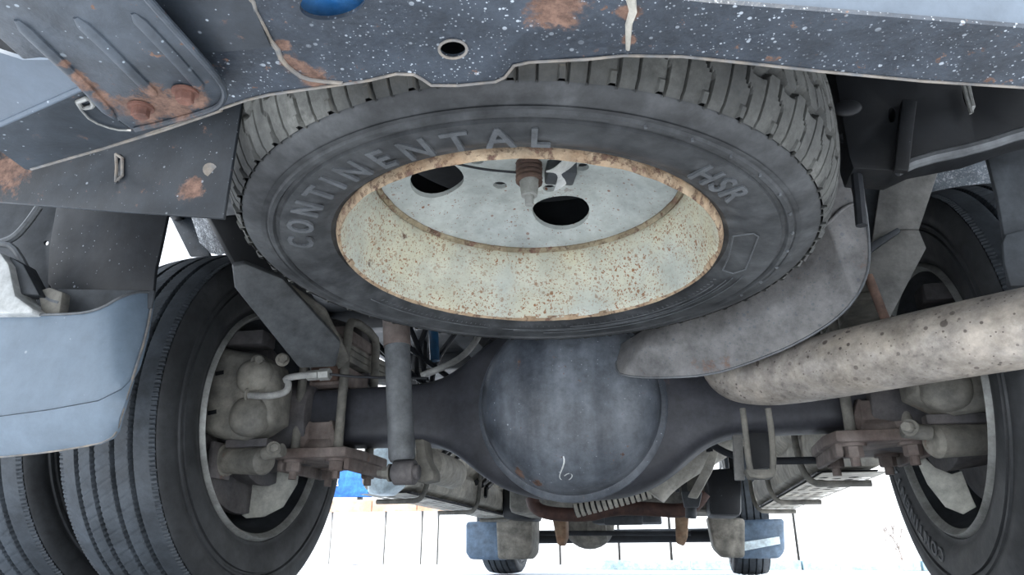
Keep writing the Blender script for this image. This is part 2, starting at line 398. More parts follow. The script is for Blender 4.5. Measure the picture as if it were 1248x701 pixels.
# ------------------------------------------------------------------ tyres
def tread_surface(kind, R, W, nth, mb):
    drop, pw = ((.012, 2.5) if kind == 'road' else (.029, 2.7))
    """tread band as a height field with real grooves and sipes"""
    hw = W*.5-(.012 if kind == 'road' else .009)
    if kind == 'road':
        gs = [-.060, -.022, .022, .060]; ns = 96
    else:
        gs = [-.056, -.018, .018, .056]; ns = 72
    s = np.linspace(-1, 1, ns); th = np.linspace(0, 2*np.pi, nth, endpoint=False)
    A = hw
    # densify near grooves
    x = s*A
    TH, X = np.meshgrid(th, x, indexing='ij')
    Rr = R - drop*np.abs(X/A)**pw
    arc = TH*R
    D = np.zeros_like(Rr)
    if kind == 'road':
        zz = .0012*(np.abs((arc/.012) % 1-.5)*4-1)
        for gx in gs:
            d = np.abs(X-gx-zz*(1 if gx > 0 else -1)); D = np.maximum(D, np.clip((.0048-d)/.0016, 0, 1)*.011)
        ph = ((arc+X*.55)/.026) % 1
        D = np.maximum(D, (np.abs(ph-.5) < .045)*(np.abs(X) < .057)*.0012)
        D = np.maximum(D, (np.abs((arc/.009) % 1-.5) < .16)*(np.abs(X) > A-.010)*.0028)
    else:
        per = 2*np.pi*R/104
        idx = np.floor(arc/per).astype(int)
        zz = .006*np.clip((np.abs((arc/(per*2)) % 1-.5)*4-1)*2.2, -1, 1)
        for gx in gs:
            d = np.abs(X-gx-zz); D = np.maximum(D, np.clip((.0042-d)/.002, 0, 1)*.009)
        alt = (idx % 2 == 0)
        off = np.where(alt, .0045*np.clip((np.abs(X)-.078)/.004, -1, 1), 0)
        ph = (arc+off*np.sign(X)) % per
        edge = np.minimum(np.abs(ph-per*.5), 1)
        D = np.maximum(D, (edge < .0011)*(np.abs(X) > .056)*.006)
        D = np.maximum(D, (np.abs(((arc+X*.5) % (per))-per*.5) < .0012)*(np.abs(X) < .056)*.003)
        # shoulder lugs: a notch every second block
        lug = (np.abs(((arc+per*.5) % (per*2))-per) < .0045)
        D = np.where(lug & (np.abs(X) > A-.012), D-.003, D)
        D = D + (~lug)*(np.abs(X) > A-.006)*.0015
    Rr = Rr-D
    Px = Rr*np.cos(TH); Py = Rr*np.sin(TH)
    P = np.stack([Px, Py, X], -1).reshape(-1, 3)
    i = np.arange(nth)[:, None]; j = np.arange(ns-1)[None, :]
    a = i*ns+j; b = ((i+1) % nth)*ns+j
    F = np.stack([a, b, b+1, a+1], -1).reshape(-1, 4)
    mb.v += [tuple(p) for p in P.tolist()]; mb.f += [tuple(f) for f in F.tolist()]
    return hw

def tyre_body_profile(R, W, rb):
    h = W/2
    side = [(rb-.004, h*.80), (rb+.004, h*.84), (rb+.012, h*.875), (rb+.014, h*.90), (rb+.020, h*.905), (rb+.024, h*.925), (rb+.040, h*.985), (rb+.052, h*1.0), (rb+.070, h*1.01),
            (rb+.078, h*1.012), (rb+.0795, h*.975), (rb+.084, h*.972), (rb+.087, h*1.01), (rb+.092, h*1.008), (rb+.094, h*.98), (rb+.098, h*.975), (rb+.1015, h*.992), (R-.045, h*.985), (R-.030, h*.965), (R-.017, h*.93), (R-.0145, h*.905), (R-.018, h*.86)]
    side = [q for i, q in enumerate(side) if i == 0 or q[0] > side[i-1][0]-.01]
    return side

def make_text_ring(txt, size, r, phi0, phi_dir, z, height, spacing=1.12, tops_out=True, outline=True):
    """letters bent round the sidewall (local -z face); phi measured clockwise as seen from -z, from local -y"""
    cu = bpy.data.curves.new('text', 'FONT'); cu.body = txt; cu.size = size; cu.space_character = spacing; cu.extrude = height; cu.resolution_u = 3; cu.offset = size*.018
    cu.fill_mode = 'BOTH'
    to = bpy.data.objects.new('text', cu); COL.objects.link(to)
    dg = bpy.context.evaluated_depsgraph_get(); me = bpy.data.meshes.new_from_object(to.evaluated_get(dg))
    bm = bmesh.new(); bm.from_mesh(me); bmesh.ops.subdivide_edges(bm, edges=[e for e in bm.edges if e.calc_length() > size*.18], cuts=2, use_grid_fill=False)
    bmesh.ops.triangulate(bm, faces=bm.faces)
    mb = MB(); vs = []; 
    for v_ in bm.verts:
        x, y, zz = v_.co; ph = phi0 + x/r; rr = r+(y-size*.35)
        vs.append((math.sin(ph)*rr, -math.cos(ph)*rr, z-zz))
    bm.verts.index_update(); fs = [tuple(v_.index for v_ in f.verts) for f in bm.faces]
    mb.add(vs, fs); bm.free(); bpy.data.objects.remove(to); bpy.data.meshes.remove(me); bpy.data.curves.remove(cu)
    return mb

def ring_groove(mb, r, z, w, h, a0=0, a1=2*math.pi, seg=160):
    n = int(seg*(a1-a0)/(2*math.pi)); pts = []
    for k in range(n+1):
        a = a0+(a1-a0)*k/n; pts.append((math.sin(a)*r, -math.cos(a)*r, z))
    mb.tube(pts, h, 6)

# ---------------------------------------------------------- spare wheel
SC = V((-.174, .926, .487)); RW, TW, RB = .421, .236, .262
lipz = -TW/2*.86
spare = thing('spare_wheel', 'spare tyre with rust speckled pale rim slung flat under the truck tail', 'wheel', (SC.x, SC.y, SC.z+.112+.012), (-.0268, .0155, 0))
sp = tyre_body_profile(RW-.018, TW, RB)
prof = [(r, -z) for r, z in sp]+[(RW-.022, 0)]+[(r, z) for r, z in reversed(sp)]
mb = MB(); mb.lathe(prof, seg=160)
tyre = mb.build('tyre', M['rubber'], spare, local=True, sharp=40)
mb = MB(); tread_surface('spare', RW, TW, 1456, mb)
tread = mb.build('tread', M['tread'], tyre, local=True, sharp=28, weld=False)
LZ = -TW/2*1.01
mbt = make_text_ring('CONTINENTAL', .047, .315, math.radians(-71), 1, LZ, .0018, 1.62)
mbt.build('lettering', M['letter'], tyre, local=True, sharp=20)
make_text_ring('HSR', .044, .313, math.radians(47), 1, LZ, .0018, 1.2).build('lettering', M['letter'], tyre, local=True, sharp=20)
mb = MB()   # outlined badge and raised lines beside it
def pol(r, a): return (math.sin(math.radians(a))*r, -math.cos(math.radians(a))*r, LZ-.0002)
bad = [(.281, 82), (.306, 82), (.312, 84), (.312, 104), (.300, 107), (.281, 105), (.278, 95), (.281, 82)]
mb.tube([pol(r, a) for r, a in bad], .0011, 6); mb.build('badge_outline', M['letter'], tyre, local=True)
for (r0, a0, a1) in ((.300, 112, 200), (.306, 110, 196), (.318, 108, 186), (.290, 116, 176), (.3, 205, 250)):
    mb = MB(); mb.tube([pol(r0, a0+(a1-a0)*k/30) for k in range(31)], .0009, 6); mb.build('sidewall_line', M['letter'], tyre, local=True)
mb = MB()
for k in range(26):
    a = 205+k*1.7; mb.tube([pol(.283, a), pol(.289, a)], .0006, 5)
for k in range(40):
    a = 112+k*2.1; mb.tube([pol(.280, a), pol(.284, a)], .0006, 5)
for k in range(11):
    a = 30+k*9; mb.tube([pol(.352, a), pol(.354, a+.3)], .0025, 6)
mk = mb.build('sidewall_marks', M['letter'], tyre, local=True); mk['kind'] = 'stuff'
# rim barrel
z0 = -.112
barrel = [(.2700, z0+.017), (.2725, z0+.009), (.2705, z0+.003), (.2665, z0-.0005), (.2620, z0+.002), (.2590, z0+.010), (.2575, z0+.022), (.2550, z0+.036), (.2520, z0+.052), (.2490, z0+.060), (.2440, z0+.070),
          (.2400, z0+.082), (.2370, z0+.095), (.2350, z0+.108), (.2342, z0+.122), (.2342, z0+.200), (.2400, z0+.222), (.2560, z0+.224)]
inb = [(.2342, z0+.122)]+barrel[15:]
outer = [(r+.004, z) for r, z in barrel[4:]]
mb = MB(); mb.lathe(barrel[3:15], seg=128); rim = mb.build('rim', M['rim'], spare, local=True, sharp=40)
mb = MB(); mb.lathe(inb, seg=96); mb.build('shaded_inner_barrel', M['black'], rim, local=True, sharp=40)  # black colour puts shade on the barrel behind the hand holes
mb = MB(); mb.lathe([(.2598, z0+.012), (.2612, z0+.005), (.2630, z0+.0005), (.2652, z0-.0025), (.2682, z0+.002), (.2698, z0+.009), (.2690, z0+.018), (.267, z0+.02)], seg=160)
for i, p in enumerate(mb.v):
    n_ = noise.noise(V(p)*40)*.0012; mb.v[i] = (p[0]*(1+n_*2), p[1]*(1+n_*2), p[2]+n_)
mb.build('rim_lip', M['rust_lip'], rim, local=True)
mb = MB(); mb.lathe([(.2346, z0+.118), (.2290, z0+.114), (.2250, z0+.120), (.2265, z0+.130), (.234, z0+.130)], seg=128)

for i, p in enumerate(mb.v):
    n_ = noise.noise(V(p)*60)*.0022; mb.v[i] = (p[0]*(1-n_*2), p[1]*(1-n_*2), p[2]-abs(n_))
mb.build('weld_seam', M['seam_rust'], rim, local=True)
# disc with four hand holes, dished
holes = []
for a in (-93, -3, 87, 170):
    a = math.radians(a); hx, hy = math.sin(a)*.148, -math.cos(a)*.148
    holes.append([(hx+.049*math.cos(t)*math.cos(a)-.040*math.sin(t)*math.sin(a)*-1*-1, hy+.049*math.cos(t)*math.sin(a)+.040*math.sin(t)*math.cos(a)) for t in [2*math.pi*k/28 for k in range(28)]])
outl = [(.2295*math.cos(2*math.pi*k/96), .2295*math.sin(2*math.pi*k/96)) for k in range(96)]
hub = [(.012*math.cos(2*math.pi*k/16), .012*math.sin(2*math.pi*k/16)) for k in range(16)]
bolts = [[(.08*math.cos(b)+.011*math.cos(2*math.pi*k/12), .08*math.sin(b)+.011*math.sin(2*math.pi*k/12)) for k in range(12)] for b in [math.pi/3*j+.3 for j in range(6)]]
vs, tr = tri_region(outl, holes+[hub]+bolts, .012)
def dz(r):
    t = min(1, max(0, (.229-r)/.10)); t = t*t*(3-2*t)
    return z0+.122+.034*t
pts = [V((p.x, p.y, dz(math.hypot(p.x, p.y)))) for p in vs]
mb = MB(); mb.sheet(pts, tr, (0, 0, .008)); mb.build('rim_disc', M['rim_disc'], rim, local=True, sharp=45)

# carrier hardware in the middle of the spare
cz = SC.z
car = thing('hanging_carrier', 'hanging carrier bolt and rusty spring in the centre of the spare rim', 'carrier', (SC.x, SC.y, .75))
cx, cy = SC.x, SC.y
mb = MB(); mb.cyl((cx, cy, .585), (cx, cy, .95), .0065, 14); mb.cyl((cx, cy, .600), (cx, cy, .625), .012, 14, .015); mb.build('bolt', M['zinc'], car)
mb = MB(); hel = [(cx+.0165*math.cos(t*.5), cy+.0165*math.sin(t*.5), .622+t*.0006) for t in range(0, 75)]
mb.tube(hel, .0042, 8); mb.build('spring', M['rust'], car)
mb = MB(); mb.box((cx, cy, .685), (.13, .045, .012)); mb.box((cx+.055, cy, .72), (.012, .045, .07)); mb.box((cx-.055, cy, .72), (.012, .045, .07)); mb.build('carrier_plate', M['iron_dark'], car, bevel=.002)
mb = MB(); mb.grid(lambda a, b: V((cx+.03+.045*a+.012*math.sin(b*3), cy-.025+.06*b, .622+.05*a*a+.01*math.sin(b*3))), 8, 8, (0, 0, .003)); mb.build('guide_tab', M['tail_white'], car)
mb = MB(); mb.box((cx+.045, cy+.02, .648), (.045, .04, .03), Matrix.Rotation(.3, 3, 'Z')); mb.build('lock_block', M['flap_grey'], car, bevel=.004)
mb = MB(); mb.tube([(cx-.13, cy-.03, .66), (cx-.07, cy-.02, .642), (cx-.01, cy, .64)], .002, 8, smooth=3); mb.build('cable', M['black_hose'], car)
mb = MB(); mb.cyl((cx, cy, .95), (cx, cy, .975), .03, 16); mb.beam((cx-.45, cy, .955), (cx+.45, cy, .955), .07, .05); mb.build('crossbar', M['black'], car, bevel=.003)

# ---------------------------------------------------------- road wheels
def make_road_wheel(name, label):
    t = thing(name, label, 'wheel', (0, 0, 0))
    sp_ = tyre_body_profile(RW, TW, RB)
    prof = [(r, -z) for r, z in sp_]+[(RW-.024, 0)]+[(r, z) for r, z in reversed(sp_)]
    mb = MB(); mb.lathe(prof, seg=128); ty = mb.build('tyre', M['road_rubber'], t, local=True, sharp=40)
    mb = MB(); tread_surface('road', RW, TW, 1100, mb); mb.build('tread', M['road_tread'], ty, local=True, sharp=28, weld=False)
    for a in (20,):
        make_text_ring('CONTINENTAL', .040, .316, math.radians(a), 1, LZ, .0014, 1.3).build('lettering', M['letter'], ty, local=True, sharp=20)
    mb = MB(); mb.lathe([(q[0], q[1]) for q in barrel[3:]], seg=96); rm = mb.build('rim', M['flap_grey'], t, local=True, sharp=40)
    mb = MB(); mb.lathe([(.2560, z0+.012), (.2597, z0+.006), (.2628, z0+.0005), (.2668, z0-.0025), (.2712, z0+.002), (.2738, z0+.009), (.268, z0+.018)], seg=96); mb.build('rim_lip', M['zinc'], rm, local=True)
    pts = [V((p.x, p.y, z0+.19+.02*min(1, (.229-math.hypot(p.x, p.y))/.08))) for p in vs0]
    mb = MB(); mb.sheet(pts, tr0, (0, 0, .008)); mb.build('rim_disc', M['black'], rm, local=True, sharp=45)
    return t
vs0, tr0 = tri_region(outl, holes+[hub], .02)
XL, XR = -.96-.0965, .543+.0965
w1 = make_road_wheel('road_wheel', 'left inner rear wheel whose ribbed tread shows beside the brake caliper')
w1.location = (XL, YA, ZA); w1.rotation_mode = 'QUATERNION'; w1.rotation_quaternion = (Matrix.Rotation(-math.pi/2, 4, 'Y') @ Matrix.Rotation(math.radians(60), 4, 'Z')).to_quaternion()
w2 = copy_tree(w1); w2.location = (XL-.30, YA, ZA)
tag(w2, 'left outer rear wheel at the bottom left corner, half behind the blue-grey bumper corner')
w3 = copy_tree(w1); w3.location = (XR, YA, ZA); w3.rotation_euler = (math.radians(100), math.pi/2, 0)
w3.rotation_mode = 'QUATERNION'
w3.rotation_quaternion = (Matrix.Rotation(math.pi/2, 4, 'Y') @ Matrix.Rotation(math.radians(84), 4, 'Z')).to_quaternion()
tag(w3, 'right inner rear wheel with raised letters low on its sidewall, below the exhaust pipe')
w4 = copy_tree(w1); w4.location = (XR+.30, YA, ZA); w4.rotation_quaternion = w3.rotation_quaternion
tag(w4, 'right outer rear wheel just showing above the exhaust pipe at the right edge')
for (u, s_, lab) in ((602, 1, 'left front wheel seen small under the blue-grey wheel arch liner'), (920, -1, 'right front wheel seen small under the blue liner with a pale label')):
    w = copy_tree(w1); p = at(u, 690, Y=4.9); w.location = (p.x, 5.25, ZA); w.rotation_quaternion = Matrix.Rotation(-math.pi/2*s_, 3, 'Y').to_quaternion(); tag(w, lab)

# ------------------------------------------------------------------ truck overhead: bed floor, frame rails
mb = MB(); mb.box((XC, 2.95, 1.07), (2.25, 4.9, .06)); bed = tag(mb.build('cargo_floor', M['black']), 'dark underside of the cargo bed above the axle', 'truck bed')
mb = MB(); mb.box((XC, .47, .86), (2.35, .05, .46)); mb.build('unseen_rear_sill', M['black'], bed, bevel=.004)  # body rear out of view, added to cut sky light over the spare
for s_ in (-1, 1):
    mb = MB(); mb.box((XC+s_*1.13, 2.9, 1.08), (.03, 4.9, .14)); mb.build('side_rail', M['black'], bed, bevel=.004)
for s_, lab in ((-1, 'left dark chassis rail running forward above the axle'), (1, 'right dark chassis rail running forward behind the grey hanger plates')):
    x = XC+s_*.43; mb = MB()
    mb.box((x, 2.9, .84), (.008, 4.4, .20)); mb.box((x-s_*.032, 2.9, .744), (.07, 4.4, .008)); mb.box((x-s_*.032, 2.9, .936), (.07, 4.4, .008))
    tag(mb.build('chassis_rail', M['black'], bevel=.002), lab, 'frame')
# cross bars under the cargo floor
for k, y in enumerate((1.25, 1.95, 2.6, 3.3)):
    mb = MB(); mb.box((XC, y, 1.00), (2.3, .07, .08)); mb.build('cross_bar', M['black'], bpy.data.objects['cargo_floor'], bevel=.004)

# ------------------------------------------------------------------ rear axle
ax = thing('rear_axle', 'blue-grey rear axle housing with a big round differential cover', 'axle', (XC, YA, ZA))
xc = -.197
stn = [(-.62, .066, .066), (-.45, .067, .066), (-.34, .069, .067), (-.29, .082, .070), (-.25, .108, .075), (-.21, .142, .082), (-.16, .172, .09), (-.10, .190, .098), (0, .197, .102)]
stn = stn+[(-a, b, c) for a, b, c in reversed(stn[:-1])]
def section(x, h, d, n=40):
    o = []
    for k in range(n):
        t = 2*math.pi*k/n; c, s_ = math.cos(t), math.sin(t); e = .42
        o.append(V((xc+x, YA+math.copysign(abs(c)**e, c)*d, ZA+.002+math.copysign(abs(s_)**e, s_)*h)))
    return o
# resample the stations smoothly
xs = np.array([q[0] for q in stn]); hs = np.array([q[1] for q in stn]); ds = np.array([q[2] for q in stn])
mb = MB(); xx = np.linspace(-.62, .66, 90); n = 40; pv = []; fs = []
k_ = np.array([1, 2, 3, 2, 1])/9.
hh = np.interp(xx, xs, hs); hh[2:-2] = np.convolve(hh, k_, 'valid'); dd = np.interp(xx, xs, ds)
for a, b, c in zip(xx, hh, dd): pv += section(a, b, c)
for i in range(len(xx)-1):
    for k in range(n): fs.append((i*n+k, i*n+(k+1) % n, (i+1)*n+(k+1) % n, (i+1)*n+k))
fs += [tuple(range(n)), tuple(range((len(xx)-1)*n, len(xx)*n))[::-1]]
mb.add(pv, fs); mb.build('axle_housing', M['axle_tube'], ax, sharp=50)
mb = MB(); dome = []
for k in range(25):
    t = k/24*math.pi/2; dome.append((.190*math.sin(t)**.9, .118*math.cos(t)**.85 if k < 24 else 0))
dome[0] = (.0005, .118)
dome += [(.196, -.001), (.203, -.006), (.204, -.014), (.19, -.03)]
mb.lathe(dome, c=(xc, YA-.092, ZA), axis=(0, -1, 0), seg=96); cov = mb.build('differential_cover', M['axle'], ax, sharp=45)
def dome_pt(u, v):      # a point on the dome surface
    P0 = CAM; d = (at(u, v, Y=1)-CAM).normalized(); lo = 1.2; 
    while lo < 2.2:
        q = P0+d*lo; r = math.hypot(q.x-xc, q.z-ZA)
        if r < .19:
            hgt = .118*max(0, 1-(r/.19)**2.2)**.45
            if q.y > YA-.092-hgt: return q
        lo += .002
    return q
mb = MB(); ch = [(687, 556), (688, 562), (686, 570), (683, 577), (682, 582), (685, 585), (690, 586), (695, 584), (698, 580), (696, 577), (692, 577), (688, 580)]
mb.tube([dome_pt(u, v)+V((0, -.002, 0)) for u, v in ch], .0016, 6, smooth=1); tag(mb.build('chalk_mark', M['chalk'], ax), 'white chalk scribble like a 6')
mb = MB(); mb.tube([dome_pt(u, v)+V((0, 0, 0)) for u, v in ((806, 455), (812, 490), (811, 520), (800, 556), (780, 580))], .002, 6, smooth=1); mb.build('casting_ridge', M['axle'], ax)
# hub ends
for s_ in (-1, 1):
    mb = MB(); x0 = XC+s_*.60; mb.cyl((x0, YA, ZA), (XC+s_*.74, YA, ZA), .10, 32, .12); mb.cyl((XC+s_*.74, YA, ZA), (XC+s_*.93, YA, ZA), .15, 32, .12)
    mb.build('hub', M['iron_dark'], ax, bevel=.004)

# ------------------------------------------------------------------ suspension: leaf spring, U-bolts and bottom plate per side
def suspension(sd_, lab_spring, lab_plate):
    X = -.775
    f = (lambda p: V(p)) if sd_ < 0 else (lambda p: V((-.375-p[0], p[1], p[2])))
    sp_ = thing('leaf_spring', lab_spring, 'spring', f((X, YA, .52)))
    def leafpath(y0, y1, dz_):
        return [(X, y0+(y1-y0)*k/12, .545+dz_+.085*((y0+(y1-y0)*k/12-1.6)/.55)**2*(.9)) for k in range(13)]
    for j, (y0, y1) in enumerate(((1.30, 2.25), (1.33, 2.1), (1.38, 1.95))):
        mb = MB(); pth = leafpath(y0, y1, -.0 if j == 0 else -.0-.017*j+.0)
        pth = [(p[0], p[1], p[2]+.03) for p in pth]
        pts = []
        for p in pth:
            pts += [f((p[0]-.036, p[1], p[2])), f((p[0]+.036, p[1], p[2]))]
        fs = [(2*i, 2*i+1, 2*i+3, 2*i+2) for i in range(12)]
        mb.sheet(pts, fs, (0, 0, .015)); mb.build('leaf', M['iron'], sp_, bevel=.002)
    mb = MB(); mb.box(f((X, YA, .50)), (.085, .15, .05)); mb.box(f((X, YA, .60)), (.09, .17, .03)); mb.build('spring_seat', M['plate_rust'], sp_, bevel=.004)
    mb = MB(); mb.box(f((X, YA-.075, .50)), (.07, .02, .035)); mb.build('rusty_pad', M['rust'], sp_, bevel=.004)
    pl = thing('spring_clamp_plate', lab_plate, 'bracket', f((X, YA, .31)))
    Z = .312
    mb = MB()
    o = [(-.088, -.125), (.088, -.125), (.10, -.06), (.095, .10), (.075, .135), (-.075, .135), (-.095, .10), (-.10, -.06)]
    top = [f((X+a, YA+b, Z+.012)) for a, b in o]; mb.sheet(top, [tuple(range(8))], (0, 0, -.022))
    mb.box(f((X, YA-.02, Z+.025)), (.07, .13, .03)); mb.beam(f((X-.08, YA-.1, Z-.02)), f((X-.08, YA+.11, Z-.02)), .014, .03); mb.beam(f((X+.08, YA-.1, Z-.02)), f((X+.08, YA+.11, Z-.02)), .014, .03)
    mb.build('plate', M['plate_rust'], pl, bevel=.004)
    mb = MB()
    for a in (-.02, .02): mb.beam(f((X+a*2.2, YA-.08, Z+.02)), f((X+a, YA-.075, Z+.075)), .016, .02)
    mb.box(f((X, YA-.078, Z+.05)), (.055, .014, .05)); mb.build('bump_lug', M['plate_rust'], pl, bevel=.003)
    for a in (-.052, .052):
        for b in (-.088, .088):
            mb = MB(); p = f((X+a, YA+b, Z-.010)); mb.hexa(p, (0, 0, -1), .017, .026); mb.cyl(p+V((0, 0, -.025)), p+V((0, 0, -.042)), .009, 12); mb.build('nut', M['plate_rust'], pl, sharp=30)
    for a in (-.052, .052):
        mb = MB(); q = [f((X+a, YA+.088, Z)), f((X+a, YA+.088, .60)), f((X+a, YA+.07, .635)), f((X+a, YA-.07, .635)), f((X+a, YA-.088, .60)), f((X+a, YA-.088, Z))]
        mb.tube(q, .0105, 14, smooth=1); mb.build('u_bolt', M['iron'], pl)
suspension(-1, 'left leaf spring rising diagonally from the axle toward the spare tyre', 'rusty clamp plate with hanging nuts under the left end of the axle')
suspension(1, 'right leaf spring mostly hidden behind the exhaust pipe and grey hanger plates', 'rusty clamp plate with hanging nuts under the right end of the axle')

# diagonal bracket arm at upper left of the axle (channel seen from below)
arm = thing('bracket_arm', 'grey channel bracket arm slanting down beside the left tyre below the spare', 'bracket', at(300, 340, Y=1.10))
a0, a1 = at(312, 350, Y=1.10), at(425, 440, Y=1.40)
mb = MB(); plate3([(283, 325), (300, 322), (345, 340), (416, 418), (410, 448), (365, 450), (286, 352)], at(290, 330, Y=1.08), at(410, 440, Y=1.36), at(345, 340, Y=1.14), .018, mb=mb)
mb.build('channel', M['arm'], arm, bevel=.006)
mb = MB(); plate3([(345, 345), (395, 380), (425, 440), (412, 452), (404, 430)], at(350, 350, Y=1.22), at(410, 440, Y=1.42), at(395, 380, Y=1.28), .012, mb=mb)
mb.build('flange', M['iron'], arm, bevel=.004)
mb = MB(); plateY([(398, 385), (440, 398), (452, 470), (400, 470)], 1.68, .05, mb=mb); tag(mb.build('frame_bracket', M['iron_dark'], bevel=.006), 'dark bracket block above the left end of the axle', 'bracket')

# ------------------------------------------------------------------ brakes
def brake(sd_, lab):
    f = (lambda p: V(p)) if sd_ < 0 else (lambda p: mir(p)+V((.028, 0, 0)))
    ca = thing('brake_caliper', lab, 'brake', f((-.90, 1.42, .42)))
    Y = 1.40
    def q(u, v, y=Y): return f(at(u, v, Y=y))
    # main cast body: lofted from outline
    out = [(255, 420), (290, 428), (318, 432), (338, 445), (343, 470), (338, 515), (318, 528), (300, 537), (262, 533), (248, 525), (246, 490), (250, 450)]
    ov, ot = tri_region(out)
    cen = V((295, 480))
    mb = MB()
    rings = [(1.0, .05), (1.0, -.005), (.94, -.02), (.80, -.03)]
    n = len(out); pts = []
    for sc, dy in rings: pts += [f(at(cen.x+(u-cen.x)*sc, cen.y+(v-cen.y)*sc, Y=Y)+V((0, dy, 0))) for u, v in out]
    fs = [(r*n+k, r*n+(k+1) % n, (r+1)*n+(k+1) % n, (r+1)*n+k) for r in range(3) for k in range(n)]
    fs += [tuple(range(n)), tuple(range(3*n, 4*n))[::-1]]
    mb.add(pts, fs); body = mb.build('caliper_body', M['iron'], ca, bevel=.003, sharp=50)
    mb = MB()   # piston bulges
    for (u, v, r) in ((312, 460, .040), (305, 508, .043)):
        p = at(u, v, Y=Y-.02); mb.ell(tuple(f(p)), (r, .035, r), 24, 14, .85)
    mb.build('piston_housing', M['iron'], ca)
    mb = MB(); mb.box(f(at(300, 416, Y=1.43)), (.12, .06, .035)); mb.box(f(at(275, 408, Y=1.45)), (.06, .05, .03)); mb.build('pad_carrier', M['iron_dark'], ca, bevel=.006)
    for (u, v) in ((268, 455), (259, 503)): mb = MB(); mb.box(f(at(u, v, Y=Y-.029)), (.020, .004, .009), Matrix.Rotation(.15*sd_, 3, 'Y')); mb.build('slot', M['black'], ca)
    for (u, v) in ((344, 439), (314, 441), (333, 547)):
        p = at(u, v, Y=Y-.035); d = V((.6, -.8, 0)) if sd_ < 0 else V((-.6, -.8, 0)); mb = MB(); mb.hexa(f(p), d, .010, .022); mb.build('bolt', M['iron'], ca)
    mb = MB(); a_, b_ = at(258, 560, Y=1.47), at(325, 562, Y=1.42)
    mb.tube([f(a_), f(a_*.7+b_*.3), f(a_*.68+b_*.32), f(a_*.05+b_*.95), f(b_)], lambda t: .036 if t < .3 else (.030 if t < .9 else .024), 28); mb.build('chamber', M['iron'], ca, bevel=.002)
    mb = MB(); mb.box(f(at(268, 562, Y=1.445)), (.012, .075, .078)); mb.box(f(at(304, 541, Y=1.42)), (.10, .03, .018)); mb.build('clamp_band', M['iron_dark'], ca, bevel=.003)
    mb = MB(); p = at(322, 553, Y=1.40)
    mb.tube([f(p+V((.0, 0, 0))), f(p+V((.045, -.004, .006)))], lambda t: .014, 18); mb.build('slide_pin', M['iron'], ca)
    # brake hose
    mb = MB(); mb.tube([q(302, 482, 1.36), q(330, 483, 1.345), q(350, 478, 1.36), q(352, 466, 1.37), q(347, 462, 1.37), q(358, 459, 1.37), q(385, 456, 1.38)], .0075, 12, smooth=2); mb.build('hose', M['hose'], ca)
    mb = MB(); mb.hexa(q(303, 482, 1.365), (-.9*(-sd_) if False else 1*(1 if sd_ < 0 else -1), 0, 0), .0125, .022); mb.build('hose_union', M['iron'], ca)
    mb = MB(); e0, e1 = q(375, 458, 1.38), q(402, 456, 1.38); mb.cyl(e0, e0*.5+e1*.5, .011, 6); mb.cyl(e0*.45+e1*.55, e1, .013, 6); mb.build('fitting', M['zinc'], ca)
    ds_ = MB()  # pale dust shield
    plateY([(300, 583), (330, 572), (352, 560), (366, 566), (362, 590), (345, 618), (322, 630), (300, 632), (286, 622), (292, 600)] if sd_ < 0 else
           [(1113, 520), (1117, 548), (1140, 570), (1160, 578), (1172, 574), (1184, 605), (1190, 618), (1174, 627), (1152, 618), (1130, 590), (1114, 555), (1106, 525)], 1.62, .006, mb=ds_, tilt=(.35*-sd_*-1, 0))
    ds_.build('dust_shield', M['pale'], ca, bevel=.0015)
    mb = MB(); mb.lathe([(.10, -.01), (.212, -.01), (.214, 0), (.212, .01), (.10, .01)], c=f((-1.01, YA, ZA)), axis=(1, 0, 0), seg=64, close=True); mb.build('brake_disc', M['iron_dark'], ca)
brake(-1, 'dusty cast brake caliper inside the left rear wheel with a grey hose')
brake(1, 'dusty cast brake caliper inside the right rear wheel under the exhaust')
# thin steel brake pipe along the axle
mb = MB(); mb.tube([at(400, 456, Y=1.38), at(440, 460, Y=1.40), at(520, 461, Y=1.45)], .003, 8, smooth=1); tag(mb.build('brake_pipe', M['black_hose']), 'thin dark brake pipe running from the left hose along the axle', 'pipe')

# ------------------------------------------------------------------ shock absorber
sh_ = thing('shock_absorber', 'grey upright shock absorber standing in front of the axle beam', 'shock absorber', at(503, 577, Y=1.36))
b0, b1 = at(490, 562, Y=1.36), at(484, 420, Y=1.36)
mb = MB(); q0 = b0+(b0-b1).normalized()*.0
mb.tube([b0, b0*.97+b1*.03, b0*.9+b1*.1, b1], lambda t: .023 if t < .02 else .0265, 32, smooth=0); mb.build('lower_tube', M['steel'], sh_, sharp=50)
mb = MB(); d_ = (b1-b0).normalized(); mb.tube([b1-d_*.004, b1+d_*.35], lambda t: .0285, 32); mb.build('upper_tube', M['plate_rust'], sh_, sharp=50)
e = at(493, 576, Y=1.36)
mb = MB(); mb.cyl(e+V((-.020, 0, 0)), e+V((.022, 0, 0)), .024, 24); mb.cyl(e+V((-.026, 0, 0)), e+V((.030, 0, 0)), .015, 24); mb.build('bushing', M['iron_dark'], sh_, bevel=.002)
mb = MB(); mb.hexa(e+V((-.028, 0, 0)), (-1, 0, 0), .012, .018); mb.cyl(e+V((-.046, 0, 0)), e+V((-.056, 0, 0)), .006, 10); mb.build('bolt', M['iron'], sh_)
# lower mount bracket welded on axle
mb = MB(); plateY([(505, 535), (516, 535), (520, 560), (528, 575), (528, 585), (512, 588), (500, 585), (508, 565)], 1.40, .05, mb=mb); tag(mb.build('shock_mount', M['iron'], bevel=.004), 'grey mounting lug that holds the foot of the shock absorber', 'bracket')

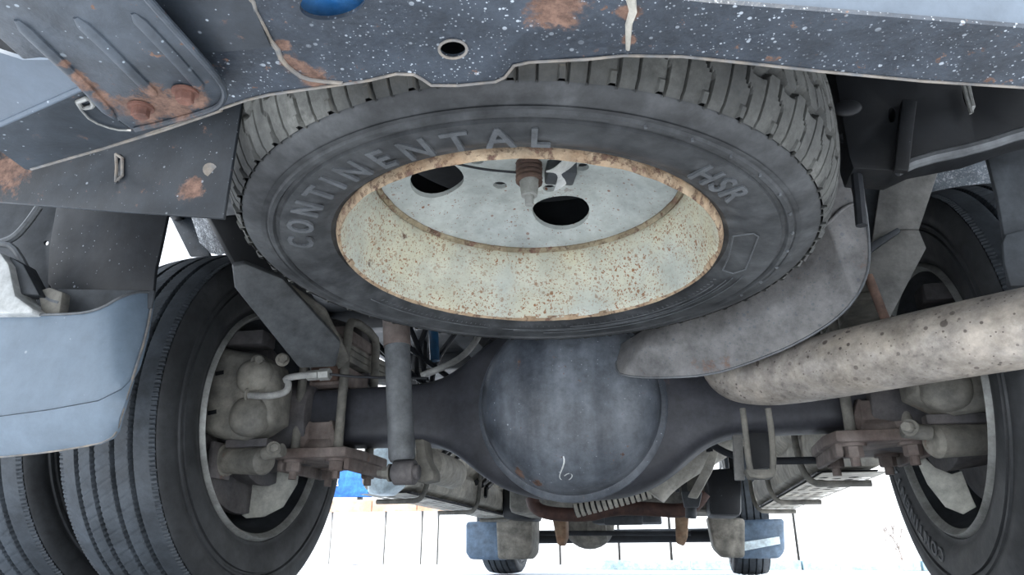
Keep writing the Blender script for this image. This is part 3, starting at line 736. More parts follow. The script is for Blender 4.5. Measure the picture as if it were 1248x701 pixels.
# grey curved hose and black hoses above axle
mb = MB(); mb.tube([at(514, 458, Y=1.55), at(535, 450, Y=1.55), at(560, 438, Y=1.6), at(578, 420, Y=1.65), at(588, 400, Y=1.7)], .008, 10, smooth=2); tag(mb.build('brake_hose', M['hose']), 'light grey curved hose above the left axle beam', 'hose')
random.seed(5)
hz = [[(446, 400), (468, 430), (520, 470)], [(500, 400), (512, 430), (520, 465)], [(520, 398), (505, 440), (512, 470)], [(560, 400), (530, 440), (525, 475)], [(470, 400), (500, 425), (560, 470)], [(600, 415), (570, 450), (540, 475)]]
labs = ['black hose slanting behind the shock absorber', 'thin black hose right of the shock absorber', 'black hose crossing behind the shock absorber top', 'black hose beside the light grey hose', 'long black hose slanting toward the differential', 'black hose against the round differential cover']
for h_, l_ in zip(hz, labs):
    y = random.uniform(1.72, 1.95); mb = MB(); mb.tube([at(u, v, Y=y) for u, v in h_], .008, 8, smooth=3); tag(mb.build('hose', M['black_hose']), l_, 'hose')
mb = MB(); mb.tube([at(528, 395, Y=1.9), at(530, 440, Y=1.9)], .014, 12); tag(mb.build('air_pipe', M['pipe_blue']), 'short blue pipe in the dark gap above the axle', 'pipe')

# ------------------------------------------------------------------ rear bumper / tail crossmember
bz = .47
def ub(pts): return pts
bump = thing('rear_bumper', 'dark navy steel tail beam with white specks across the top of the view', 'bumper', at(640, 40, Z=bz))
edge = [(268, 133), (300, 122), (330, 115), (380, 108), (416, 103), (450, 98), (483, 90), (504, 91), (515, 97), (526, 104), (560, 104), (603, 100), (616, 94), (627, 80), (645, 76), (716, 72), (760, 68), (832, 69), (920, 78), (1000, 87), (1125, 99), (1248, 107), (1400, 120), (1700, 146)]
near = [(1700, 72), (1400, 46), (1248, 34), (1050, 18), (860, 3), (780, -6), (400, -50), (150, -60), (150, 133)]
h1 = circ(552, 60, 17, 11, 28); h2 = circ(405, 4, 40, 20, 28, -.15)
mb = MB(); plate(edge+near, at(640, 40, Z=bz), (0, 0, 1), .004, [h1, h2], mb=mb)
mb.build('underside', M['navy'], bump)
mb = MB(); mb.tube([at(u, v, Z=bz-.001) for u, v in edge], .0013, 8)
for i, p in enumerate(mb.v):
    n_ = noise.noise(V(p)*90)*.0012; mb.v[i] = (p[0]+n_, p[1]+n_, p[2]+n_)
mb.build('hem', M['hem'], bump)
mb = MB(); mb.tube([at(u, v, Z=bz-.001) for u, v in h1+h1[:1]], .0012, 8); mb.build('hole_rim', M['hem'], bump)
mb = MB()   # up-turned rear face
pts = [at(u, v, Z=bz) for u, v in ((1700, 72), (1400, 46), (1248, 34), (1050, 18), (860, 3), (780, -6), (400, -50), (150, -60))]
pts = [p+V((0, .002, .0045)) for p in pts]; nn = len(pts); al = pts+[p+V((0, -.004, .012)) for p in pts]+[p+V((0, -.004, .10)) for p in pts]
mb.sheet(al, [(r*nn+i, r*nn+i+1, (r+1)*nn+i+1, (r+1)*nn+i) for r in range(2) for i in range(nn-1)], (0, .004, 0)); mb.build('rear_face', M['slate'], bump, sharp=50)
mb = MB()   # forward web above the edge, so the beam has depth
pts = [at(u, v, Z=bz)+V((0, -.012, .006)) for u, v in edge[:]]
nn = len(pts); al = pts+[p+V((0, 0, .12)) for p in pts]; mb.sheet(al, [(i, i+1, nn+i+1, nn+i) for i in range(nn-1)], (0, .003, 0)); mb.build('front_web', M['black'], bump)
mb = MB(); mb.tube([at(u, v, Z=bz-.001) for u, v in ((300, -4), (312, 18), (326, 42), (340, 66), (352, 84), (372, 96), (392, 99), (416, 101))], .0018, 8, smooth=1)
for i, p in enumerate(mb.v):
    n_ = noise.noise(V(p)*70)*.003; mb.v[i] = (p[0]+n_, p[1]+n_, p[2]+n_*.5)
mb.build('weld_bead', M['hem'], bump)
mb = MB(); mb.tube([at(u, v, Z=bz-.0005) for u, v in ((769, -8), (771, 12), (767, 30), (766, 60))], lambda t: .0048-.003*t, 8)
for i, p in enumerate(mb.v):
    n_ = noise.noise(V(p)*110)*.003; mb.v[i] = (p[0]+n_, p[1]+n_, p[2]*1+n_*.3)
tag(mb.build('sealant_streak', M['cream'], bump), 'cream sealant streak')
mb = MB(); plate([(480, 92), (526, 104), (603, 100), (645, 76), (832, 69), (1000, 87), (1248, 107), (1300, 60), (1248, 34), (860, 3), (480, -40)], at(640, 40, Z=bz), (0, 0, 1), .003, mb=mb); mb.v = [(x_, y_-.016, z_+.06) for x_, y_, z_ in mb.v]; mb.build('shade_plate', M['black'], bump)  # hidden plate added inside the beam so the round hole reads dark
# blue object seen through the hole
mb = MB(); mb.box(at(400, 2, Z=bz+.035), (.09, .06, .03)); tag(mb.build('blue_lamp_back', M['light_blue'], bevel=.005), 'bright blue plastic showing through the oval hole in the tail beam', 'lamp')
# left recess surface (grey blue, between ribbed plate and weld)
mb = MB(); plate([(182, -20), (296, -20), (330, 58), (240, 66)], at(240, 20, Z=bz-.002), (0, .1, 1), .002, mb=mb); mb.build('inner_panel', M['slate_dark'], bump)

# ribbed plate with two bolts
zp = .452
rp = thing('ribbed_bracket_plate', 'dark ribbed steel plate with two rusty bolts at the upper left', 'bracket', at(150, 80, Z=zp))
op = [(-60, 30), (-60, -80), (120, -80), (176, -6), (200, 22), (240, 66), (268, 98), (275, 112), (272, 126), (262, 133), (205, 150), (170, 159), (158, 157), (140, 144), (110, 112), (70, 73), (50, 71), (28, 73), (0, 48)]
mb = MB(); plate(op, at(150, 80, Z=zp), (0, 0, 1), .006, mb=mb); mb.build('plate', M['navy_plate'], rp, bevel=.0015)
mb = MB(); mb.tube([at(u, v, Z=zp-.001) for u, v in ((172, -10), (200, 22), (240, 66), (268, 98), (275, 112), (271, 126), (258, 134), (205, 149), (165, 158))], .0026, 8, smooth=1); mb.build('folded_edge', M['navy_plate'], rp)
for r_ in (((20, 24), (60, 63), (100, 100), (140, 144)), ((92, 21), (130, 56), (165, 92), (190, 116)), ((162, 16), (195, 50), (228, 86), (246, 108))):
    mb = MB(); c = [at(u, v, Z=zp) for u, v in r_]; mb.tube(c, lambda t: .0055 if .05 < t < .95 else .002, 10, smooth=1); mb.v = [(a, b, zp+(c_-zp)*.7) for a, b, c_ in mb.v]; mb.build('rib', M['navy_plate'], rp)
for (u, v) in ((172, 132), (226, 113)):
    mb = MB(); mb.hexa(at(u, v-2, Z=zp), (0, .12, -1), .0072, .010); mb.build('bolt', M['rust_bolt'], rp)
# lower blue-grey panel with crease at the far left
lp = thing('bumper_side_panel', 'blue-grey creased steel panel below the ribbed plate at the left edge', 'bumper', at(60, 130, Z=.465))
zq = .462
mb = MB()
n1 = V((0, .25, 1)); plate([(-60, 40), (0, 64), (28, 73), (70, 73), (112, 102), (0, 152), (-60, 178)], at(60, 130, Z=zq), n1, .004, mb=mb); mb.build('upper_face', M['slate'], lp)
mb = MB(); c0, c1 = at(-60, 178, Z=0), 0
k0 = on_plane(0, 152, at(60, 130, Z=zq), n1); k1 = on_plane(112, 102, at(60, 130, Z=zq), n1); k2 = at(120, 180, Z=k1.z+.012)
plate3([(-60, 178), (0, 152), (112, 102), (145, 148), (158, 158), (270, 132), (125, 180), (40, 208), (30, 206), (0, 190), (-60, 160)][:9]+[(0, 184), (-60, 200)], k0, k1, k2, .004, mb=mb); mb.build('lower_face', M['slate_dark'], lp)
mb = MB(); mb.tube([k0, k1], .0025, 10); mb.build('crease', M['slate'], lp)
mb = MB(); mb.tube([on_plane(u, v, k0, (k1-k0).cross(k2-k0)) for u, v in ((38, 206), (125, 181), (200, 158), (270, 134))], .0018, 8); mb.build('hem', M['hem'], lp)
mb = MB(); n3 = (k1-k0).cross(k2-k0); mb.tube([on_plane(u, v, k0, n3)+V((0, 0, -.002)) for u, v in ((95, 122), (110, 116), (116, 127), (100, 130), (95, 122))], .0022, 8, smooth=1)
mb.tube([on_plane(u, v, k0, n3)+V((0, 0, -.002)) for u, v in ((98, 130), (112, 146), (140, 156), (160, 157))], .001, 6, smooth=1); mb.build('slotted_tab', M['zinc'], lp)

# crossmember behind the bumper: left and right arms
cm = thing('tail_crossmember', 'dark hollow beam behind the tail beam, left of the spare', 'beam', at(140, 230, Y=.64))
mb = MB(); plateY([(-80, 150), (300, 90), (272, 266), (140, 257), (0, 246), (-80, 240)], .60, .005, mb=mb, holes=[circ(145, 205, 5, 17, 16, .1)]); mb.build('web', M['beam_shaded'], cm, bevel=.003)
mb = MB(); mb.tube([at(u, v, Y=.598) for u, v in ((141, 188), (149, 193), (149, 214), (141, 221), (142, 204), (141, 188))], .0018, 6); mb.cyl(at(256, 207, Y=.598), at(256, 207, Y=.602), .0075, 16); mb.build('slot_rim', M['hem'], cm)
cm2 = thing('tail_crossmember', 'dark beam with pale slots behind the tail beam, right of the spare', 'beam', at(1150, 150, Y=.9))
mb = MB(); plateY([(1012, 60), (1330, 60), (1330, 140), (1248, 160), (1190, 180), (1120, 194), (1090, 208), (1040, 205), (1035, 190)], .98, .06, mb=mb, holes=[circ(1180, 118, 6, 18, 14, -.25), circ(1087, 140, 4, 9, 12)]); mb.build('web', M['black'], cm2, bevel=.004)
mb = MB(); mb.tube([at(u, v, Y=.985) for u, v in ((1092, 208), (1120, 195), (1190, 180), (1248, 161), (1330, 141))], .009, 10, smooth=1); mb.build('lower_edge', M['steel'], cm2)
mb = MB(); plateY([(1100, 120), (1118, 122), (1108, 208), (1090, 206)], .965, .012, mb=mb); mb.build('stiffener', M['black'], cm2, bevel=.002)
mb = MB(); mb.ell(tuple(at(1033, 132, Y=.978)), (.02, .006, .014)); mb.build('dimple', M['flap'], cm2)
mb = MB(); mb.tube([at(u, v, Y=.97) for u, v in ((1174, 102), (1180, 104), (1186, 130), (1184, 138), (1178, 118), (1174, 102))], .003, 6); mb.build('slot_rim', M['zinc'], cm2)

# ------------------------------------------------------------------ left rear corner: bumper corner, mud flap, lamp bracket
bc = thing('bumper_corner', 'smooth blue-grey bumper corner piece at the left edge below the mud flap', 'bumper', at(90, 555, Y=.95))
def skin(out, Yf, thick, name, mat, par, bev=.004):
    mb = MB(); vs_, tr_ = tri_region(out, (), 14)
    pts = [at(p.x, p.y, Y=Yf(p.x, p.y)) for p in vs_]; mb.sheet(pts, tr_, (0, thick, 0)); return mb.build(name, mat, par, sharp=40)
def yc(u, v):
    y = .95+.00000*u
    k = max(0, (u-120)/60); y += .05*k*k
    k = max(0, (v-505-(-.16*(u-0)))/50); y += .028*k*k
    return y
upper = [(-70, 378), (0, 383), (40, 384), (80, 383), (105, 381), (125, 375), (145, 363), (165, 356), (184, 356), (186, 366), (178, 410), (168, 447), (160, 462), (148, 474), (120, 488), (60, 499), (0, 507), (-70, 512)]
skin(upper, yc, .006, 'upper_shell', M['bumper_corner'], bc)
lower = [(-70, 513), (0, 508), (60, 500), (120, 489), (148, 475), (161, 462), (152, 492), (143, 525), (136, 534), (120, 541), (60, 551), (0, 557), (-70, 562)]
skin(lower, lambda u, v: yc(u, v)-.004, .006, 'lower_band', M['bumper_corner'], bc)
mb = MB(); mb.tube([at(u, v, Y=yc(u, v)-.003) for u, v in ((-70, 562), (0, 557), (60, 551), (120, 541), (136, 534), (143, 525), (152, 492), (162, 460), (178, 410), (186, 366))], .002, 8, smooth=1); mb.build('edge', M['hem'], bc)
mb = MB(); mb.tube([at(u, v, Y=yc(u, v)-.002) for u, v in ((-70, 378), (0, 383), (40, 384), (80, 383), (105, 381), (125, 375), (145, 363), (165, 356), (184, 356))], .0022, 8, smooth=1); mb.build('edge', M['steel'], bc)
fl = thing('mud_flap', 'black mud flap hanging in front of the left rear tyres', 'mud flap', at(130, 260, Y=1.02))
mb = MB(); plateY([(72, 230), (212, 240), (204, 262), (196, 300), (189, 330), (186, 362), (100, 362), (66, 356), (58, 345), (60, 300)], 1.02, .008, mb=mb); mb.build('flap', M['flap'], fl, bevel=.002)
mb = MB(); plateY([(70, 352), (188, 354), (184, 375), (140, 392), (66, 392)], 1.0, .006, mb=mb); mb.build('stiffener', M['flap_grey'], fl, bevel=.002)
lb = thing('lamp_bracket', 'grey steel lamp bracket beside the mud flap at the left edge', 'bracket', at(40, 300, Y=.95))
mb = MB(); plateY([(-60, 225), (70, 225), (70, 262), (60, 352), (76, 372), (76, 384), (-60, 384)], 1.04, .006, mb=mb, holes=[circ(56, 296, 2.5)]); mb.build('back_plate', M['flap_grey'], lb, bevel=.002)
mb = MB(); mb.tube([at(u, v, Y=.98) for u, v in ((0, 296), (18, 290), (34, 272), (48, 252))], .007, 8, smooth=2); mb.build('wire_loom', M['steel'], lb)
mb = MB(); mb.tube([at(u, v, Y=.965) for u, v in ((2, 298), (16, 300), (30, 322), (44, 352), (60, 366), (74, 370))], .006, 8, smooth=1); mb.build('bent_strap', M['steel'], lb)
mb = MB(); plateY([(46, 354), (60, 350), (76, 356), (72, 383), (50, 382)], .96, .02, mb=mb); mb.build('clip', M['iron'], lb, bevel=.003)
lh = thing('tail_lamp', 'off-white lamp housing cut by the left edge above the bumper corner', 'lamp', at(10, 380, Y=.93))
mb = MB(); plateY([(-60, 300), (0, 308), (10, 322), (18, 360), (40, 376), (38, 382), (-60, 383)], .93, .05, mb=mb); mb.build('housing', M['tail_white'], lh, bevel=.006)
mb = MB(); plateY([(10, 312), (28, 322), (48, 360), (20, 358)], .945, .03, mb=mb); mb.build('lens', M['flap_grey'], lh, bevel=.003)
# salt-sprayed wheel arch liners above tyres
mb = MB(); plate3([(232, 262), (252, 264), (276, 268), (290, 300), (268, 312), (246, 306)], at(250, 280, Y=1.55), at(276, 268, Y=1.45), at(268, 312, Y=1.6), .01, mb=mb); tag(mb.build('arch_liner', M['salt'], bevel=.002), 'salt-spattered liner piece above the left tyre', 'mudguard')
mb = MB(); plate3([(1140, 170), (1215, 175), (1226, 270), (1196, 275), (1170, 270), (1110, 290)], at(1180, 200, Y=1.75), at(1215, 180, Y=1.7), at(1170, 252, Y=1.85), .01, mb=mb); tag(mb.build('arch_liner', M['salt_skylit'], bevel=.002), 'salt-spattered liner piece above the right tyre, coloured pale for sky light', 'mudguard')
rf = thing('mud_flap', 'grey rubber flap at the right edge above the exhaust pipe', 'mud flap', at(1230, 200, Y=1.12))
mb = MB(); plateY([(1200, 178), (1248, 165), (1330, 140), (1330, 345), (1240, 350), (1230, 349), (1226, 300), (1216, 240)], 1.12, .012, mb=mb); mb.build('flap', M['flap_grey'], rf, bevel=.003)
mb = MB(); plateY([(1226, 285), (1248, 280), (1330, 276), (1330, 345), (1232, 349), (1224, 320), (1222, 296)], 1.105, .008, mb=mb); mb.build('pad', M['flap_grey'], rf, bevel=.003)

mb = MB(); plateY([(203, 256), (236, 258), (256, 312), (231, 312)], 1.62, .012, mb=mb); tag(mb.build('liner_stay', M['slate_dark'], bevel=.002), 'dark blue stay edging the small gap of sky above the left tyre', 'bracket')
# left frame stub going behind spare
mb = MB(); plate3([(256, 266), (300, 262), (345, 330), (330, 345), (300, 326), (290, 328)], at(270, 268, Y=1.12), at(330, 345, Y=1.25), at(300, 262, Y=1.15), .03, mb=mb); tag(mb.build('hanger_strut', M['black'], bevel=.003), 'dark strut between the hollow beam and the channel arm at left', 'bracket')

# ------------------------------------------------------------------ heat shield, exhaust, right hangers
hs = thing('heat_shield', 'curved speckled sheet-metal shield tucked under the right of the spare tyre', 'heat shield', at(900, 400, Y=1.3))
low = [(756, 420), (750, 440), (753, 457), (790, 461), (850, 459), (885, 452), (920, 440), (960, 424), (990, 408), (1015, 392), (1035, 374), (1050, 352), (1058, 330), (1060, 305), (1056, 260), (1048, 215), (1038, 185)]
upp = [(785, 402), (800, 396), (820, 385), (850, 375), (880, 362), (905, 345), (930, 325), (950, 300), (965, 280), (980, 262), (990, 245), (1000, 230), (1005, 215), (1010, 200), (1014, 190), (1016, 180), (1018, 172)]
def hsY(i, t):  # i along, t across from upper edge to rim
    base = 1.362-.21*min(1, i/10.5)
    return base + .02*math.sin(t*math.pi*.5) + (.045*max(0, t-.55)/.45)*max(0, 1-i/15)
def smooth_line(L, n):
    x = np.linspace(0, len(L)-1, n); k_ = np.hanning(13)[1:-1]; k_ /= k_.sum(); o = []
    for c_ in (0, 1):
        y = np.interp(x, range(len(L)), [q[c_] for q in L]); yp = np.concatenate([2*y[0]-y[5:0:-1], y, 2*y[-1]-y[-2:-7:-1]]); o.append(np.convolve(yp, k_, 'valid'))
    return [(float(a), float(b)) for a, b in zip(*o)]
lowS, uppS = smooth_line(low, 161), smooth_line(upp, 161)
mb = MB(); nu = 120; nv = 14
def hfn(a, b):
    k = a*16; kk = a*160; i = min(159, int(kk)); f_ = kk-i
    l = V(lowS[i])*(1-f_)+V(lowS[i+1])*f_; u_ = V(uppS[i])*(1-f_)+V(uppS[i+1])*f_
    p = u_*(1-b)+l*b; return at(p.x, p.y, Y=hsY(k, b))
mb.grid(hfn, nu, nv, (0, .003, 0)); mb.build('sheet', M['shield'], hs, sharp=50)
mb = MB(); mb.tube([hfn(k/40, 1) for k in range(41)], .0022, 6); mb.build('rim_edge', M['steel'], hs)
mb = MB(); mb.tube([hfn(a, b)+V((0, -.004, 0)) for a, b in ((.52, .35), (.60, .25), (.68, .3), (.76, .38), (.84, .60))], .003, 8, smooth=2); mb.build('stiffening_crease', M['shield'], hs)
mb = MB(); mb.tube([at(u, v, Y=1.0) for u, v in ((1026, 165), (1040, 180), (1046, 230), (1050, 275))], .008, 8, smooth=1); tag(mb.build('rubber_hose', M['black_hose']), 'dark hose running down between the spare and the right crossmember', 'hose')

ex = thing('exhaust_pipe', 'large stained steel exhaust pipe running to the right edge', 'exhaust', at(1050, 430, Y=1.1))
c = [at(1420, 368, Y=.99), at(1248, 400, Y=1.09), at(1150, 418, Y=1.155), at(1060, 436, Y=1.235), at(980, 452, Y=1.33), at(930, 459, Y=1.395), at(895, 455, Y=1.44), at(885, 435, Y=1.45), at(885, 400, Y=1.45)]
mb = MB(); mb.tube(c, .056, 48, caps=False, smooth=3); mb.tube(c, .0535, 48, caps=False, smooth=3); mb.build('pipe', M['exhaust'], ex, sharp=60)

def hanger(name, polys, lab, mat, par_cat='bracket'):
    t = thing(name, lab, par_cat, at(polys[0][0][0][0], polys[0][0][0][1], Y=polys[0][1]))
    for px, Y, th in polys: mb = MB(); plateY(px, Y, th, mb=mb, tilt=(.25, 0)); mb.build('plate', mat, t, bevel=.002)
    return t
hg = thing('spring_hanger', 'grey folded hanger plates between heat shield and right tyre', 'bracket', at(1090, 390, Y=1.26))
mb = MB(); plateY([(1078, 190), (1152, 184), (1120, 280), (1097, 279), (1062, 300)], 1.265, .006, mb=mb); mb.build('upper_plate', M['grey_plate'], hg, bevel=.0015)
mb = MB(); plateY([(1061, 305), (1098, 280), (1120, 280), (1129, 302), (1081, 394), (1057, 345)], 1.252, .006, mb=mb, tilt=(0, -.15)); mb.build('lower_plate', M['grey_plate'], hg, bevel=.0015)
mb = MB(); plateY([(1061, 296), (1094, 277), (1099, 281), (1062, 307)], 1.235, .012, mb=mb); mb.build('fold', M['flap_grey'], hg, bevel=.002)
mb = MB(); plateY([(1046, 196), (1082, 194), (1063, 292), (1056, 330), (1048, 300)], 1.285, .006, mb=mb); mb.build('back_plate', M['flap_grey'], hg, bevel=.002)
mb = MB(); plateY([(1084, 366), (1098, 352), (1081, 394), (1074, 384)], 1.248, .004, mb=mb); mb.build('rusty_corner', M['rust'], hg)
mb = MB(); mb.cyl(at(1058, 336, Y=1.225), at(1080, 392, Y=1.225), .0075, 14); tag(mb.build('rusty_rod', M['rust']), 'short rusty red rod between heat shield and exhaust pipe', 'rod')
mb = MB(); plateY([(1020, 190), (1042, 186), (1052, 215), (1056, 250), (1044, 250), (1036, 215)], 1.06, .01, mb=mb); tag(mb.build('rusty_tab', M['rust'], bevel=.002), 'rusty tab at the top of the heat shield beside the spare', 'bracket')

# right bracket loop below axle
lo = thing('cable_guide', 'narrow grey U-shaped guide hanging from the axle below the exhaust', 'bracket', at(927, 580, Y=1.46))
mb = MB(); Yl = 1.46
mb.tube([at(905, 498, Y=Yl), at(908, 520, Y=Yl), at(913, 572, Y=Yl), at(920, 580, Y=Yl), at(938, 580, Y=Yl), at(943, 572, Y=Yl), at(941, 530, Y=Yl), at(936, 498, Y=Yl)], .006, 10, smooth=2); mb.build('hoop', M['iron'], lo)
mb = MB(); plateY([(908, 572), (947, 572), (943, 582), (914, 582)], 1.455, .05, mb=mb); mb.build('foot', M['iron'], lo, bevel=.002)
mb = MB(); plateY([(893, 530), (905, 530), (908, 585), (896, 585)], 1.50, .02, mb=mb); mb.build('side_plate', M['grey_plate'], lo, bevel=.002)
mb = MB(); plateY([(911, 520), (937, 520), (940, 570), (915, 572)], 1.56, .02, mb=mb); mb.build('dark_block', M['black'], lo, bevel=.002)
mb = MB(); mb.tube([at(862, 538, Y=1.9), at(880, 550, Y=1.9), at(896, 556, Y=1.9)], .009, 10, smooth=1); tag(mb.build('black_lever', M['black_hose']), 'short black lever left of the narrow guide', 'rod')
mb = MB(); mb.cyl(at(944, 562, Y=1.75), at(1002, 561, Y=1.75), .0085, 10); tag(mb.build('black_rod', M['black_hose']), 'black rod level with the right clamp plate', 'rod')

# ------------------------------------------------------------------ mid-ship: boxes with perforated steps, pipes, tanks
def stepbox(sd_, lab):
    f = (lambda p: V(p)) if sd_ > 0 else (lambda p: V((-p[0], p[1], p[2])))
    x0, x1, y0, y1, z0_, z1 = (.41, .62, 2.32, 4.15, .335, .72) if sd_ > 0 else (.985, 1.21, 2.75, 4.75, .335, .72)
    t = thing('perforated_guard_box', lab, 'guard box', f(((x0+x1)/2, 3.2, .34)))
    mb = MB()  # rounded inner wall profile extruded along Y
    pr = [(x1, z1), (x1, z0_+.04), (x1-.02, z0_+.012), (x0+.05, z0_+.012), (x0+.012, z0_+.03), (x0, z0_+.07), (x0+.004, z0_+.12), (x0+.03, z0_+.15), (x0+.004, z0_+.18), (x0, z0_+.26), (x0, z1)]
    k = len(pr); pts = [f((x, y, z)) for y in (y0, y1) for x, z in pr]
    mb.add(pts, [(i, i+1, k+i+1, k+i) for i in range(k-1)]+[tuple(range(k)), tuple(range(k, 2*k))[::-1], (k-1, 0, k, 2*k-1)]); mb.build('shell', M['cream'], t, bevel=.004)
    mb = MB(); hz_ = []
    for j in range(6):
        yy0 = y0+.14+j*.29
        for a in range(4):
            for b in range(3): hz_.append([(x0+.058+a*.044+.016*math.cos(q), yy0+b*.07+(a % 2)*.03+.023*math.sin(q)) for q in [math.pi/3*w for w in range(6)]])
    vs_, tr_ = tri_region([(x0+.03, y0-.01), (x1, y0-.01), (x1, y1), (x0+.03, y1)], hz_)
    mb.sheet([f((p.x, p.y, z0_-.006)) for p in vs_], tr_, (0, 0, .0015)); mb.build('perforated_tread', M['cream'], t)
    mb = MB(); mb.box(f(((x0+x1)/2, (y0+y1)/2, z0_+.002)), (x1-x0-.04, y1-y0-.04, .004)); mb.build('dark_inner', M['black'], t)
    for y in (y0+.12, y0+.95, y1-.2):
        mb = MB(); mb.tube([f((x0-.012, y, z1-.03)), f((x0-.016, y, z0_+.06)), f((x0+.01, y, z0_-.02)), f((x0+.06, y, z0_-.026)), f((x1-.02, y, z0_-.026))], .0105, 10, smooth=2); mb.build('strap', M['iron'], t)
    if sd_ < 0:
        for (a, b) in (((532, 561), (547, 547)), ((541, 559), (552, 548)), ((546, 569), (561, 555)), ((547, 583), (546, 573)), ((554, 574), (556, 571)), ((560, 579), (561, 577)), ((580, 589), (591, 578)), ((587, 592), (598, 581)), ((593, 595), (602, 586)), ((591, 606), (592, 595))):
            p, q = at(a[0], a[1], X=-(x0-.002)), at(b[0], b[1], X=-(x0-.002)); mb = MB(); mb.tube([p, q], .013, 8); mb.build('vent_slot', M['black'], t)
    for y in (y0+.3, y1-.3): mb = MB(); mb.box(f(((x0+x1)/2, y, (z1+1.04)/2)), (.05, .05, 1.04-z1+.02)); mb.build('hanger', M['black'], t)
    return t
stepbox(1, 'cream box with perforated underside beyond the right end of the axle')
stepbox(-1, 'cream box with vent slots and perforated underside beyond the shock absorber')
tk = thing('translucent_bottle', 'pale bottle-like tank behind the left clamp plate', 'tank', at(462, 600, Y=2.55))
mb = MB(); plateY([(447, 552), (458, 546), (480, 545), (482, 590), (468, 602), (447, 602)], 2.56, .12, mb=mb); mb.build('body', M['glassy'], tk, bevel=.012, seg=3)
# mounting cylinder behind the shock foot
mb = MB(); p = at(520, 566, Y=1.9); mb.cyl(p, p+V((.0, .25, 0)), .045, 24); tag(mb.build('round_mount', M['cream'], bevel=.004), 'pale round housing just right of the shock absorber foot', 'housing')

# dark tank and liners
def liner(px_a, px_b, lab, labpart=None, labelstrip=None):
    t = thing('wheel_arch_liner', lab, 'mudguard', at(px_a[0][0], px_a[0][1], Y=4.62))
    mb = MB(); plateY(px_a, 4.66, .25, mb=mb); mb.build('rear_panel', M['liner'], t, bevel=.02, seg=3)
    mb = MB(); plateY(px_b, 4.60, .30, mb=mb); mb.build('side_panel', M['liner_brown'], t, bevel=.02, seg=3)
    if labelstrip: mb = MB(); plateY(labelstrip, 4.645, .006, mb=mb); tag(mb.build('label_strip', M['glassy'], t), 'pale label strip')
    return t
liner([(567, 636), (616, 634), (616, 680), (606, 683), (572, 682), (567, 674)], [(604, 632), (648, 630), (647, 674), (640, 682), (606, 682)], 'blue-grey wheel arch liner with a muddy side over the left front wheel')
liner([(902, 634), (956, 632), (957, 672), (950, 681), (904, 681)], [(862, 628), (908, 632), (908, 680), (882, 680), (870, 668)], 'blue wheel arch liner with a pale label strip over the right front wheel', labelstrip=[(898, 662), (950, 654), (951, 663), (900, 673)])
mb = MB(); plateY([(612, 592), (650, 600), (650, 634), (612, 632)], 4.3, .3, mb=mb); tag(mb.build('dark_tank', M['black'], bevel=.02), 'dark tank above the left front wheel liner', 'tank')
mb = MB(); plateY([(860, 572), (904, 570), (904, 629), (864, 628)], 3.4, .3, mb=mb); tag(mb.build('dark_tank', M['flap'], bevel=.02), 'dark banded tank above the right front wheel liner', 'tank')
fa = thing('front_axle', 'small front axle with a muddy round casing between the front wheels', 'axle', at(745, 650, Y=5.2))
Z5 = at(745, 650, Y=5.2)
mb = MB(); mb.cyl(at(615, 655, Y=5.2), at(915, 652, Y=5.2), .045, 20); mb.build('axle_tube', M['black'], fa)
mb = MB(); mb.ell(tuple(at(718, 640, Y=5.05)), (.17, .14, .155), 24, 14); mb.cyl(at(718, 636, Y=5.0), at(740, 636, Y=5.0), .12, 24); mb.build('casing', M['liner_brown'], fa)
mb = MB(); mb.cyl(at(640, 650, Y=4.9), at(842, 650, Y=4.9), .016, 10); mb.build('tie_rod', M['black_hose'], fa)
for (px, lab) in (([(672, 628), (690, 626), (690, 655), (686, 666), (679, 664), (676, 648)], 'tan rusty spring end left of the front axle casing'), ([(822, 624), (840, 622), (838, 655), (834, 666), (824, 662)], 'tan rusty spring end right of the front axle casing')):
    mb = MB(); plateY(px, 4.4, .12, mb=mb); tag(mb.build('spring_end', M['tan'], bevel=.012), lab, 'spring')
mb = MB(); mb.tube([at(u, v, Y=3.3) for u, v in ((648, 606), (652, 620), (672, 627), (720, 628), (745, 620), (790, 620), (835, 624), (850, 612), (858, 600))], .030, 12, smooth=2); tag(mb.build('crossmember_tube', M['duct']), 'brown bent crossmember tube below the differential', 'beam')
mb = MB(); mb.box(at(752, 606, Y=3.9), (1.05, .5, .18)); tag(mb.build('gearbox', M['iron'], bevel=.03), 'grey gearbox casing above the brown crossmember tube', 'gearbox')
mb = MB(); mb.box(at(765, 634, Y=4.1), (.36, .3, .04)); mb.box(at(760, 634, Y=3.95), (.2, .05, .05)); tag(mb.build('skid_bracket', M['flap_grey'], bevel=.01), 'dark slotted bracket beneath the gearbox casing', 'bracket')
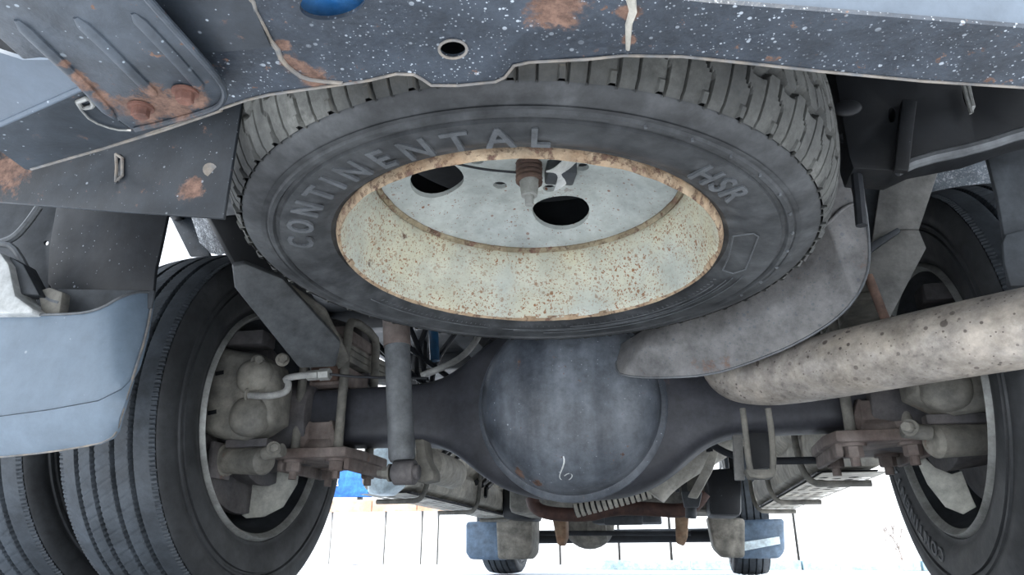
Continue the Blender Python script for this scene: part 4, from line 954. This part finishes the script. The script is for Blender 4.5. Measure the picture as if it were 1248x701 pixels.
# corrugated flexible pipe
fp = thing('flexible_pipe', 'ribbed pale flexible pipe just under the differential cover', 'pipe', at(750, 612, Y=2.6))
A_, B_ = at(700, 622, Y=2.6), at(800, 596, Y=2.6)
mb = MB(); mb.tube([A_, B_], .020, 14); mb.build('core', M['black'], fp)
for k in range(15):
    p = A_.lerp(B_, (k+.5)/15); d = (B_-A_).normalized(); mb = MB(); mb.lathe([(.020, -.007), (.027, -.006), (.027, .006), (.020, .007)], c=p, axis=d, seg=16, close=True); mb.build('ring', M['cream'], fp)
mb = MB(); mb.tube([at(u, v, Y=2.5) for u, v in ((900, 520), (860, 548), (825, 570), (805, 588), (795, 603))], lambda t: .062-.018*t, 24, smooth=2); tag(mb.build('exhaust_downpipe', M['cream']), 'cream exhaust pipe curving down right of the differential', 'exhaust')
mb = MB(); plateY([(868, 545), (876, 552), (868, 575), (850, 608), (838, 606), (856, 572)], 2.35, .02, mb=mb); tag(mb.build('strap_bracket', M['cream'], bevel=.004), 'cream angled strap right of the curved exhaust pipe', 'bracket')
mb = MB(); plateY([(830, 598), (856, 600), (852, 618), (834, 618)], 2.6, .06, mb=mb); mb.cyl(at(842, 618, Y=2.7), at(842, 632, Y=2.7), .02, 12); tag(mb.build('valve_block', M['flap_grey'], bevel=.004), 'small dark valve block under the cream strap', 'valve')
mb = MB(); mb.tube([at(u, v, Y=3.) for u, v in ((800, 604), (815, 585), (812, 560), (806, 420), (806, 250))], .012, 8, smooth=1); mb.tube([at(u, v, Y=3.) for u, v in ((826, 600), (818, 575))], .008, 8); tag(mb.build('hose', M['black_hose']), 'thin black hose between the curved exhaust and the cream strap', 'hose')
for nm, offx in (('dark_tank', 0), ('translucent_bottle', 0), ('dark_tank.001', 0), ('skid_bracket', 0), ('crossmember_tube', 0), ('flexible_pipe', 0), ('exhaust_downpipe', 0), ('strap_bracket', 0), ('valve_block', 0), ('spring_end', 0), ('spring_end.001', 0), ('gearbox', 0)):
    o = bpy.data.objects[nm]; ms = [o] if o.type == 'MESH' else [c_ for c_ in o.children if c_.type == 'MESH']
    pts = [V(c_.matrix_world @ v_.co)+(o.location if c_ is not o else V((0, 0, 0))) for c_ in ms for v_ in c_.data.vertices] if False else [v_.co+(o.location if c_ is not o else V((0, 0, 0))) for c_ in ms for v_ in c_.data.vertices]
    top = max(pts, key=lambda q: q.z); cxy = V((sum(q.x for q in pts)/len(pts), sum(q.y for q in pts)/len(pts), 0)); a_ = top.lerp(V((cxy.x, cxy.y, top.z)), .3)
    mb = MB(); mb.box((a_.x, a_.y, (top.z-.012+1.045)/2), (.02, .02, 1.045-top.z+.012)); mb.build('hanger_rod', M['black'], o)
print('TRIS', sum(len(o.data.polygons)*2 for o in bpy.data.objects if o.type == 'MESH'))
